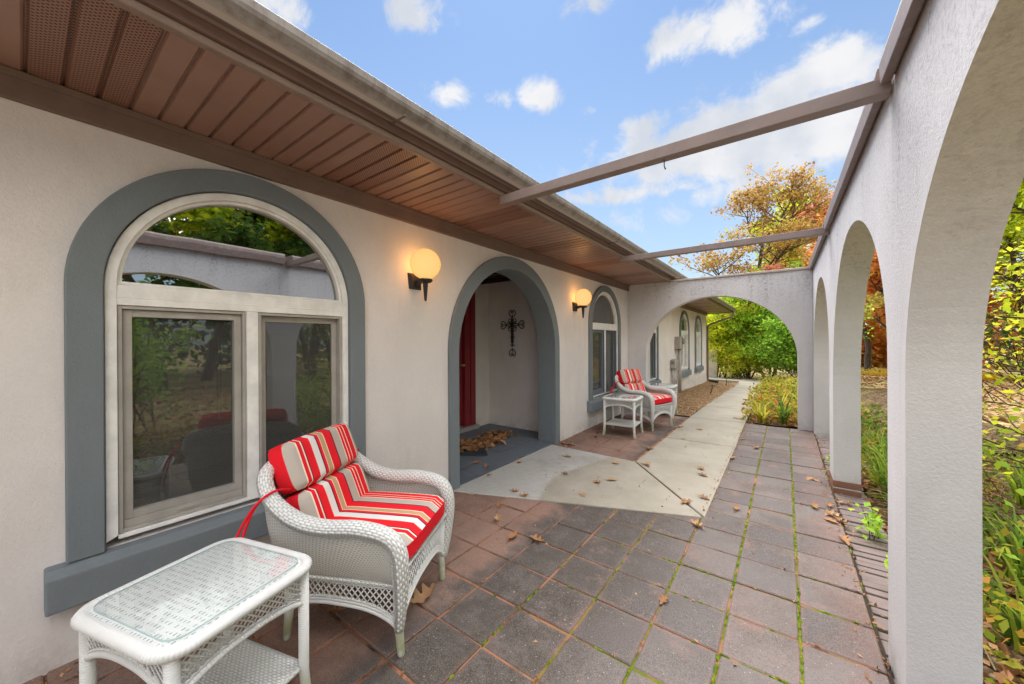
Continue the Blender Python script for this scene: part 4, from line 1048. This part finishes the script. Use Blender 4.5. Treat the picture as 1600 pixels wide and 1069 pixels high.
# ------------------------------------------------------------------ vegetation
rg = np.random.default_rng(7)
def leaf_mesh(name, pts, size, mat, parent=None, tint=None, normals=None, aspect=.55, fold=.25, jitter=.35, droop=0.0):
    """many small folded leaves (two triangles-quads each) as one mesh"""
    n = len(pts); pts = np.asarray(pts, float)
    d = rg.normal(size=(n, 3)); d[:, 2] = d[:, 2]*.6-droop; d /= np.linalg.norm(d, axis=1)[:, None]
    nm = rg.normal(size=(n, 3)) if normals is None else normals+rg.normal(size=(n, 3))*.5
    nm[:, 2] += .7
    nm -= d*(nm*d).sum(1)[:, None]; nm /= np.linalg.norm(nm, axis=1)[:, None]+1e-9
    sd_ = np.cross(d, nm); s = size*(1-jitter+2*jitter*rg.random(n))[:, None]
    a = pts-d*s*.5; b = pts+d*s*.5; w = s*aspect*.5
    l = pts+sd_*w+nm*w*fold; r = pts-sd_*w+nm*w*fold
    V = np.stack([a, l, b, r], 1).reshape(-1, 3)
    me = bpy.data.meshes.new(name); me.vertices.add(4*n); me.vertices.foreach_set('co', V.ravel().astype(np.float32))
    me.loops.add(4*n); me.loops.foreach_set('vertex_index', np.arange(4*n, dtype=np.int32))
    me.polygons.add(n); me.polygons.foreach_set('loop_start', np.arange(0, 4*n, 4, dtype=np.int32))
    me.materials.append(mat); me.update(); me.validate()
    at = me.attributes.new('tint', 'FLOAT', 'FACE'); t = rg.random(n) if tint is None else np.clip(tint, 0, 1)
    at.data.foreach_set('value', t.astype(np.float32))
    o = bpy.data.objects.new(name, me); C.objects.link(o)
    if parent is not None: o.parent = parent
    return o
def grow(base, height, spread, r0, seed, levels=3, nb=5, lean=(0, 0), first=.35, upb=.35):
    """limb skeleton: list of (points, radii) and tip points"""
    rr = random.Random(seed); limbs = []; tips = []
    def limb(p, d, L, r, lev):
        n = 6; pts = [p]; q = p.copy(); dd = d.copy()
        for i in range(n):
            dd = (dd+Vector((rr.gauss(0, .13), rr.gauss(0, .13), rr.gauss(0, .08)+.05*upb))).normalized(); q = q+dd*(L/n); pts.append(q.copy())
        limbs.append((pts, [r*(1-.75*i/n) for i in range(n+1)], lev))
        if lev >= levels: tips.extend([pts[-1], pts[-2], pts[-3]]); return
        k = nb if lev == 0 else max(2, nb-1)
        for j in range(k):
            t = first+(1-first)*(j+rr.random()*.7)/k if lev == 0 else .35+.65*(j+rr.random()*.6)/k
            t = min(t, 1); i = min(n-1, int(t*n)); p2 = pts[i].lerp(pts[i+1], t*n-i)
            az = rr.random()*6.28+j*2.4; el = rr.uniform(.15, .9) if lev == 0 else rr.uniform(-.1, .9)
            o = Vector((math.cos(az)*math.cos(el), math.sin(az)*math.cos(el), math.sin(el)))
            dd2 = (dd*.35+o).normalized()
            LL = spread*(.95-.45*t)*rr.uniform(.75, 1.15) if lev == 0 else L*rr.uniform(.45, .68)
            limb(p2, dd2, LL, r*(.5 if lev == 0 else .55)*(1.1-.5*t), lev+1)
        tips.append(pts[-1])
    limb(Vector(base), Vector((lean[0], lean[1], 1)).normalized(), height, r0, 0)
    return limbs, tips
def tree(name, label, cat, loc, height, spread, r0, leafmat, nleaf, lsize, clump, seed, group=None, levels=3, nb=5, first=.35, bark=None, stems=1, tbase=.5, gap=.0):
    t = thing(name, label, cat, loc, 0, group)
    m = MB(); tips = []; rr = random.Random(seed)
    for s in range(stems):
        off = (rr.uniform(-.3, .3)*(stems > 1)*spread*.5, rr.uniform(-.3, .3)*(stems > 1)*spread*.5, -.3); le = (rr.uniform(-.35, .35)*(stems > 1), rr.uniform(-.35, .35)*(stems > 1))
        lb, tp = grow(off, height*rr.uniform(.85, 1) if stems > 1 else height, spread, r0, seed*17+s, levels, nb, le, first)
        tips += tp
        for pts, rad, lev in lb: m.tube(pts, [max(.006, q) for q in rad], 7 if lev < 2 else 5, cap=False)
    m.build('trunk', bark or BARK, t, True, local=True)
    tips = np.array([tuple(p) for p in tips]); k = len(tips)
    keep = rg.random(k) > gap; tips = tips[keep]; k = len(tips)
    w = rg.random(k)+.25; idx = rg.choice(k, nleaf, p=w/w.sum())
    off = rg.normal(size=(nleaf, 3)); off /= (np.linalg.norm(off, axis=1)[:, None]+1e-6); off *= (rg.random(nleaf)**.5)[:, None]*clump; off[:, 2] *= .7
    ct = rg.normal(size=k)*.16
    tint = tbase+ct[idx]+rg.normal(size=nleaf)*.18
    P = tips[idx]+off; P = P; ok = P[:, 2] > .05
    leaf_mesh('crown', P[ok], lsize, leafmat, t, tint[ok])
    return t

tree('oak_tree', 'tall golden brown oak showing above the cross wall', 'tree', (-2.1, 23.5, -.4), 8.3, 4.7, .2, L_OAK, 13000, .165, .5, 3, levels=3, nb=8, first=.30, tbase=.42, gap=.34)
tree('maple_tree', 'small red maple in front of the golden oak', 'tree', (-1.5, 22.0, -.4), 5.3, 1.6, .09, L_RED, 3800, .15, .5, 5, levels=2, nb=7, first=.4)
tree('green_tree', 'small green tree just above the far gutter end', 'tree', (-7.2, 27, -.4), 5.6, 1.9, .16, L_GRN, 9000, .18, .7, 9, levels=2, nb=8, first=.4)
tree('golden_tree', 'olive gold bushy tree right behind the cross wall corner', 'tree', (.9, 26.0, -.4), 6.6, 2.6, .14, L_OAK, 9000, .19, .65, 15, levels=2, nb=9, first=.25, tbase=.75)
tree('flowering_shrub', 'big yellow green shrub beyond the arch, next to the house corner', 'shrub', (-2.5, 20.6, -.35), 3.4, 1.7, .035, L_YG, 15000, .105, .42, 21, 'tall shrubs beyond the arch', 2, 9, .04, BARK2, 5, .55)
tree('flowering_shrub', 'tall fresh green shrub with upright stems filling the right of the arch', 'shrub', (-.55, 20.9, -.4), 4.6, 1.8, .04, L_GRN, 19000, .125, .46, 23, 'tall shrubs beyond the arch', 2, 9, .04, BARK2, 6, .6)
tree('flowering_shrub', 'yellow tinted tall shrub in the middle of the arch view', 'shrub', (-1.55, 22.6, -.4), 5.2, 1.9, .04, L_YG, 17000, .12, .5, 25, 'tall shrubs beyond the arch', 2, 9, .06, BARK2, 5, .42)
tree('flowering_shrub', 'low yellowish shrub with brown twigs at the bend of the path', 'shrub', (-1.9, 19.7, -.4), 1.5, 1.0, .025, L_YG, 4200, .085, .30, 27, 'tall shrubs beyond the arch', 2, 7, .1, BARK2, 5, .62)
tree('flowering_shrub', 'green shrub at the far right, behind the arch pier', 'shrub', (.6, 18.9, -.4), 3.6, 1.7, .035, L_GRN, 15000, .115, .42, 29, 'tall shrubs beyond the arch', 2, 9, .04, BARK2, 5, .45)
# wood to the right of the arcade
kinds = [('rust oak standing in the wood beyond the lawn', L_RUST, .45), ('red maple standing in the wood beyond the lawn', L_RED, .4), ('green tree standing in the wood beyond the lawn', L_DKG, .7), ('yellow green tree standing in the wood beyond the lawn', L_YG, .4)]
protos = []
for i, (lab, lm, tbv) in enumerate(kinds):
    protos.append(tree('woodland_tree', lab, 'tree', (0, 0, 0), 12.5, 3.8, .2, lm, 9000, .30, .95, 41+i, 'trees in the wood beyond the lawn', 2, 10, .25, None, 1, tbv))
spots = [(4.8, 37, 0), (6.9, 40, 1), (3.4, 43, 0), (8.2, 36, 0), (6.0, 47, 0), (10.5, 42, 3), (5.6, 33.5, 0), (12.5, 35, 3), (2.0, 48, 3), (9, 50, 0),
         (13, 29, 3), (16, 32, 3), (11.5, 24.5, 3), (15, 24, 0), (12.5, 19, 2), (10.5, 15.5, 3), (14, 14, 2), (11.0, 11.0, 2), (13.5, 8.5, 3), (10.5, 5.5, 2), (12.5, 3.0, 2), (11.0, -.5, 0), (16.5, 18, 0), (17, 10, 2), (16, 5, 3), (17, 0, 2), (13, -4, 3), (19, 26, 0), (22, 14, 2), (14.5, 39, 1)]
used = set(); rw = random.Random(11)
for (x, y, k) in spots:
    p = protos[k]; sc1 = rw.uniform(.85, 1.2)
    if k not in used: o = p; used.add(k); o.location = (x, y, zl(x, y))
    else: o = dup(p, (x, y, zl(x, y)), rw.uniform(0, 6.28))
    o.scale = (sc1, sc1, sc1*rw.uniform(.9, 1.15)); o.rotation_euler.z = rw.uniform(0, 6.28)
where = {}
def wood(name, label, n, fx, hmax, mat, size, tb_):
    u = rg.random(n); P = []
    for q in range(n):
        x, y = fx(u[q], rg.random()); z = zl(x, y)+hmax*rg.random()**.8*(.7+.3*math.sin(u[q]*60)+.2*math.sin(u[q]*23))
        P.append((x, y, z))
    return tag(leaf_mesh(name, P, size, mat, None, tb_+.3*np.sin(u*70)+rg.normal(size=n)*.15), label, 'woodland', kind='stuff')
wood('far_woodland', 'far mixed wood closing the view beyond the lawn and trees', 16000, lambda a, b: (24+6*b+4*math.sin(a*20)-18*max(0, a-.55), -12+75*a), 9, L_DKG, .55, .6)
wood('far_woodland', 'far rust and gold wood closing the view at the end of the lawn', 14000, lambda a, b: (-22+42*a, 54+8*b), 9, L_RUST, .5, .55)
wood('far_woodland', 'pinkish red and rust wood seen through the middle arch of the arcade', 9000, lambda a, b: (3+6*a, 45+5*b), 6.5, L_RUST, .42, .8)
# near shrubs just outside the arcade
tree('understory_shrub', 'leafy yellow green sapling close outside the nearest arch', 'shrub', (1.85, 4.3, -.1), 2.7, 1.25, .02, L_YG, 2600, .058, .36, 61, 'saplings outside the arcade', 2, 7, .2, BARK2, 3, .45)
tree('understory_shrub', 'bare twigged brownish sapling behind the leafy yellow green one', 'shrub', (3.1, 8.2, -.15), 3.0, 1.5, .025, L_YG, 1500, .075, .42, 63, 'saplings outside the arcade', 2, 8, .15, BARK2, 4, .75)
tree('understory_shrub', 'low green bush at the right edge, outside the nearest arch', 'shrub', (1.35, 3.1, -.1), 1.15, .62, .014, L_GRN, 1800, .055, .24, 65, 'saplings outside the arcade', 2, 6, .15, BARK2, 3, .6)
tree('understory_shrub', 'green sapling opposite the patio, seen mainly in the window reflection', 'shrub', (3.2, 1.3, -.1), 2.4, 1.2, .022, L_GRN, 3600, .10, .36, 67, 'saplings outside the arcade', 2, 7, .2, BARK2, 3, .5)

# strap-leaved clumps, weeds and litter
def blades(m, tints, c, n, L, w, spread, rr, tmean):
    for _ in range(n):
        az = rr.random()*6.283; l = L*rr.uniform(.55, 1.1); b = Vector(c)+Vector((rr.gauss(0, .03), rr.gauss(0, .03), 0))
        o = Vector((math.cos(az), math.sin(az), 0)); sd = Vector((-o.y, o.x, 0)); sp = spread*rr.uniform(.3, 1.2); P = []
        for k in range(6):
            t = k/5; P.append(b+o*(l*sp*t*t*.9+l*.12*t)+Vector((0, 0, l*(t-.55*sp*t*t*t))))
        rows = []
        for k, p in enumerate(P):
            ww = w*(1-(k/5)**2)*.5+.0008; rows.append([p-sd*ww, p+sd*ww])
        m.grid(rows); tints += [min(1, max(0, rr.gauss(tmean, .22)))]*5
def clump(name, label, cat, p, n, L, w, spread, seed, mat, tmean, group=None):
    rr = random.Random(seed); m = MB(); t = []
    blades(m, t, (0, 0, 0), n, L, w, spread, rr, tmean)
    o = m.build(name, mat, None, True, recalc=False); o.location = p; set_tint(o, t)
    return tag(o, label, cat, group)
clump('iris_clump', 'upright green iris blades at the foot of the corner pier', 'plant', (-.02, 7.72, -.02), 16, .62, .035, .45, 3, L_IRIS, .45)
def zb1(x, y): return -.065+ns(x*2, y*2)*.8
rr = random.Random(5)
lil = []
for k, (x, y) in enumerate([(.80, 6.7), (1.0, 5.9), (.86, 5.3), (1.25, 5.2), (1.5, 6.2), (1.05, 7.2), (1.9, 6.9), (1.7, 5.3), (.95, 4.2), (1.4, 4.35), (1.25, 2.75), (.92, 2.9), (1.15, 2.2), (1.6, 3.0), (2.0, 4.0), (2.2, 5.6), (.78, 4.75), (.84, 3.75), (1.1, 3.5), (.76, 5.05), (.9, 6.2), (1.3, 6.7), (1.05, 4.6), (.78, 3.3), (1.5, 3.7), (1.0, 1.7), (1.35, 2.4)]):
    if k == 0:
        pl_ = clump('grass_clump', 'arching yellow green grassy clump in the bed outside the arcade', 'plant', (x, y, zb1(x, y)), 42, .46, .016, .8, 100, L_BLADE, .5, 'grassy clumps in the bed outside the arcade')
    else:
        o = pl_.copy(); C.objects.link(o); o.location = (x, y, zb1(x, y)); o.rotation_euler.z = rr.random()*6.28; s_ = rr.uniform(.7, 1.2); o.scale = (s_, s_, s_*rr.uniform(.8, 1.2))
pl2 = None
for k in range(44):
    y = 7.75+10*rr.random()**1.3; x = rr.uniform(-.48-.012*(y-7), 1.05)
    if abs(x+.02) < .25 and abs(y-7.72) < .3: continue
    z = SL(y)+ns(x*2, y*2)*.8
    if pl2 is None: pl2 = o = clump('daylily_clump', 'yellowing daylily clump in the bed right of the path', 'plant', (x, y, z), 40, .48, .02, .95, 200, L_BLADE, .8, 'daylily clumps in the bed right of the path')
    else: o = pl2.copy(); C.objects.link(o); o.location = (x, y, z); o.rotation_euler.z = rr.random()*6.28; s_ = rr.uniform(.8, 1.55); o.scale = (s_, s_, s_*rr.uniform(.8, 1.2))
def cover(name, label, cat, xr_, yr_, n, zf, mat, size, hh, tb_, power=1.0):
    x = rg.uniform(*xr_, n); y = yr_[0]+(yr_[1]-yr_[0])*rg.random(n)**power
    den = .5+.5*np.sin(x*3.3+1.3*np.sin(y*2.1))*np.sin(y*2.7+x); k = rg.random(n) < .25+.75*den; x, y, den = x[k], y[k], den[k]
    z = np.array([zf(a, b) for a, b in zip(x, y)])+hh*rg.random(len(x))**1.6*(.25+.75*den)
    tint = tb_+.35*np.sin(x*2.3+2)*np.sin(y*1.7)+rg.normal(size=len(x))*.16
    return tag(leaf_mesh(name, np.stack([x, y, z], 1), size, mat, None, tint), label, cat, kind='stuff')
zb2 = lambda x, y: SL(y)+ns(x*2, y*2)*.8
cover('ground_cover', 'mixed green and orange leafy ground cover along the path bed', 'ground cover', (-.62, 1.25), (7.7, 18.4), 13000, zb2, L_MIX, .075, .62, .42, 1.3)
cover('leaf_litter', 'fallen brown leaves on the bed right of the path', 'leaf litter', (-.50, 1.4), (7.55, 18), 5000, zb2, L_DRY, .085, .03, .5, 1.6)
cover('ground_cover', 'low green weeds in the bed outside the arcade', 'ground cover', (.64, 3.0), (-1.5, 7.8), 12000, zb1, L_MIX, .055, .40, .34)
cover('leaf_litter', 'brown leaves and mulch on the bed outside the arcade', 'leaf litter', (.60, 3.2), (-1.5, 7.8), 13000, zb1, L_DRY, .075, .03, .35)
cover('fallen_leaves', 'dry leaves scattered over the lawn', 'fallen leaves', (2.5, 13), (1, 34), 16000, lambda x, y: zl(x, y)+.01, L_DRY, .13, .02, .6)
cover('meadow_weeds', 'thin yellow weeds at the near edge of the lawn', 'weeds', (1.6, 6.5), (4.5, 22), 1600, zl, L_MIX, .07, .18, .6)
cover('flower_border', 'yellow flowers along the far edge of the lawn', 'flowers', (2.5, 10), (29.5, 31.5), 3000, zl, L_FLOW, .16, .55, .6)
# dry stems lying and standing in the beds
m = MB(); tn = []
for k in range(520):
    if k < 330: x, y = rr.uniform(.64, 2.4), rr.uniform(1.6, 7.6); z = zb1(x, y)
    else: y = 7.7+7*rr.random(); x = rr.uniform(-.4, 1.6); z = zb2(x, y)
    az = rr.random()*6.28; el = rr.uniform(.02, 1.35) if rr.random() < .45 else rr.uniform(.0, .35); L = rr.uniform(.2, .62)
    d = Vector((math.cos(az)*math.cos(el), math.sin(az)*math.cos(el), math.sin(el))); p = Vector((x, y, z+.01)); 
    if (p+d*L).x < .60 and y < 7.4: d.x = abs(d.x)
    m.tube([p, p+d*L*.5+Vector((0, 0, .03)), p+d*L], [.004, .003, .0015], 4, cap=False); tn += [rr.random()]*8
o = m.build('dry_stems', L_STRAW, None, recalc=False); set_tint(o, tn); tag(o, 'tangle of dry brown stems in the planting beds', 'dry stems', kind='stuff')
def weed(p, lab, seed, s=1.0):
    r3 = random.Random(seed); t = thing('weed', lab, 'weed', p, 0, 'green weeds along the brick edging'); m = MB(); P = []
    for k in range(5):
        a = r3.random()*6.28; L = s*r3.uniform(.09, .2); b = Vector((r3.uniform(-.03, .03), r3.uniform(-.03, .03), 0)); e = b+Vector((math.cos(a)*.35*L, math.sin(a)*.35*L, L)); m.tube([b, b.lerp(e, .5)+Vector((0, 0, .01)), e], [.003, .0025, .0015], 5)
        for q in range(9): tt = .25+.75*q/8; P.append(tuple(b.lerp(e, tt)+Vector((r3.gauss(0, .022), r3.gauss(0, .022), r3.gauss(0, .008)))*s))
    m.build('stem', BARK2, t, local=True); leaf_mesh('foliage', P, .055*s, L_GRN, t, np.full(len(P), .75)+rg.normal(size=len(P))*.12, np.tile([0, 0, 1.5], (len(P), 1)))
weed((.52, 3.72, -.05), 'bushy bright green weed on the brick edging below the second pier', 3, 1.25)
weed((.50, 2.95, -.04), 'green weed by the brick edging in the middle of the gap', 5)
weed((.50, 2.52, -.04), 'green weed touching the base of the near pier', 8, 1.05)
weed((.46, 5.55, -.05), 'small weed in the gap just past the second pier', 9, .8)

# ------------------------------------------------------------------ fallen leaves on the paving
def oak_leaf(seed):
    r4 = random.Random(seed); pts = []; n = 15; L = .10
    for sg in (1, -1):
        row = []
        for k in range(n):
            t = k/(n-1); w = .034*math.sin(math.pi*min(1, t*1.02))**.7*(.62+.38*math.cos(t*math.pi*6.2+sg*.4))*(1 if 0 < t < 1 else .02)
            row.append((t, sg*(w+.0015)))
        pts.append(row)
    c1, c2, tw = r4.uniform(-.35, .7), r4.uniform(.1, .9), r4.uniform(-.5, .5)
    def P(t, w):
        x = (t-.5)*L; z = c1*.35*L*(2*t-1)**2+abs(w)*c2+w*tw*(t-.5)*2; return (x, w, z+.004)
    rows = [[P(*pts[1][k]), P(pts[0][k][0], 0), P(*pts[0][k])] for k in range(n)]
    m = MB(); m.grid(rows); m.tube([P(0, 0), (-.5*L-.012, .002, .006), (-.5*L-.028, .006, .01)], [.0015, .0012, .001], 4)
    o = m.build('fallen_leaf', L_DRY, None, True, recalc=False); set_tint(o, [min(1, max(0, .55+r4.gauss(0, .2)))]*len(o.data.polygons))
    zmin = min(v.co.z for v in o.data.vertices)
    for v in o.data.vertices: v.co.z -= zmin-.001
    return o
S6 = lambda x, y: (600+x*.4386, 600+y*.4386); S5 = lambda x, y: (900+x*.2058, 640+y*.2058); S6b = lambda x, y: (1150+x*.2058, 640+y*.2058)
LP = [S6(*p) for p in ((330, 288), (365, 300), (480, 285), (375, 330), (655, 263), (825, 288), (760, 357), (812, 347), (705, 400), (465, 388), (410, 437), (403, 487), (460, 550), (500, 405), (645, 325), (940, 295), (925, 290), (1075, 428), (1140, 412), (1060, 155), (1115, 508), (1255, 447), (640, 215), (655, 218), (648, 224), (668, 219), (1125, 165), (545, 560))]
LP += [S5(*p) for p in ((790, 140), (775, 143), (945, 160), (815, 230), (1370, 297), (830, 715), (150, 210), (165, 250), (555, 305), (1265, 228), (1185, 375), (1210, 70), (1240, 72))]
LP += [S6b(*p) for p in ((560, 530), (600, 540), (595, 745), (710, 740), (700, 800), (740, 815), (720, 850), (800, 860), (820, 1000), (155, 297), (800, 690), (850, 700))]
LP += [(1037, 940), (525, 958), (530, 935), (1098, 745), (1095, 735), (1185, 600), (1120, 625)]
base_leaves = [oak_leaf(k) for k in range(8)]
def leaf_label(x, y):
    if x < -2.58: return ('dry oak leaf lying on the slate porch floor', 'dry leaves on the porch floor')
    if -1.42 < x < -.52 and y > 3.9 or (-2.56 < x < -.9 and 2.6 < y < 4.3): return ('dry brown leaf lying on the pale concrete path', 'dry leaves on the concrete path')
    if x > .30: return ('curled brown leaf caught along the brick edging', 'dry leaves along the brick edging')
    return ('small dry brown leaf lying on the patio pavers', 'dry leaves on the patio pavers')
rl = random.Random(21)
for k, (px, py) in enumerate(LP):
    x, y = ground(px, py)
    z = .014 if x < -2.57 else (SL(y)+.012 if (-1.42 < x < -.52 and y > 3.5) or (-2.56 < x < -.9 and 2.6 < y < 4.3) else (-.02 if x > .36 else .004))
    o = base_leaves[k] if k < 8 else base_leaves[rl.randrange(8)].copy()
    if k >= 8: C.objects.link(o)
    o.location = (x, y, z); o.rotation_euler = (rl.uniform(-.12, .12), rl.uniform(-.12, .12), rl.random()*6.28); s_ = rl.uniform(.75, 1.25); o.scale = (s_, s_, s_)
    lab, grp = leaf_label(x, y); tag(o, lab, 'leaf', grp)
big = base_leaves[2].copy(); C.objects.link(big); gx, gy = ground(664, 936); big.location = (gx, gy, .004); big.scale = (1.5, 1.7, 1.9); big.rotation_euler = (.25, -.3, R(70))
if 'group' in big: del big['group']
tag(big, 'large curled tan leaf on the pavers before the near armchair', 'leaf')
# crumbs of leaf and twig blown into joints, corners and edges
cb = []
for k in range(2600):
    q = rl.random()
    if q < .30: x, y = XW+.03+abs(rl.gauss(0, .07)), rl.choice((rl.uniform(-.5, 2.4), rl.uniform(4.4, 7.3)))
    elif q < .55: x, y = .355+rl.gauss(-.01, .035), rl.uniform(.4, 7.2)
    elif q < .80:
        if rl.random() < .5: x, y = px0-rl.randrange(7)*.2985+rl.gauss(0, .006), rl.uniform(-.4, 7.2)
        else: x, y = rl.uniform(-2.4, .3), py0+rl.randrange(-6, 18)*.3055+rl.gauss(0, .006)
    elif q < .92: x, y = -.526+rl.gauss(0, .02), rl.uniform(3.3, 7.4)
    else: x, y = rl.uniform(-2.4, .3), rl.uniform(.3, 7.3)
    if -2.56 < x < -.54 and 2.5 < y < 4.3 or -1.41 < x < -.54 and y > 3.3: z = .013
    else: z = .004
    cb.append((x, y, z+rl.random()*.003))
tag(leaf_mesh('leaf_crumbs', cb, .017, L_DRY, None, .35+rg.normal(size=len(cb))*.25, np.tile([0, 0, 2.5], (len(cb), 1)), aspect=.5, jitter=.75), 'crumbs of dry leaf caught in the paving joints and along the wall foot', 'leaf crumbs', kind='stuff')
# leaf pile on the doormat
n = 430; ang = rg.random(n); 
px_ = np.array([ground(*q) for q in ((730, 704), (748, 700), (764, 695), (772, 686), (783, 682), (722, 698))])
idx = rg.integers(0, 6, n); pp = px_[idx]+rg.normal(size=(n, 2))*.085
zz = .03+.05*rg.random(n)**1.5*np.exp(-((pp-px_[idx])**2).sum(1)/.02)
tag(leaf_mesh('leaf_pile', np.column_stack([pp, zz]), .095, L_DRY, None, .5+rg.normal(size=n)*.22, fold=.6), 'heap of dry brown leaves blown over the doormat in the porch', 'leaf pile', kind='stuff')
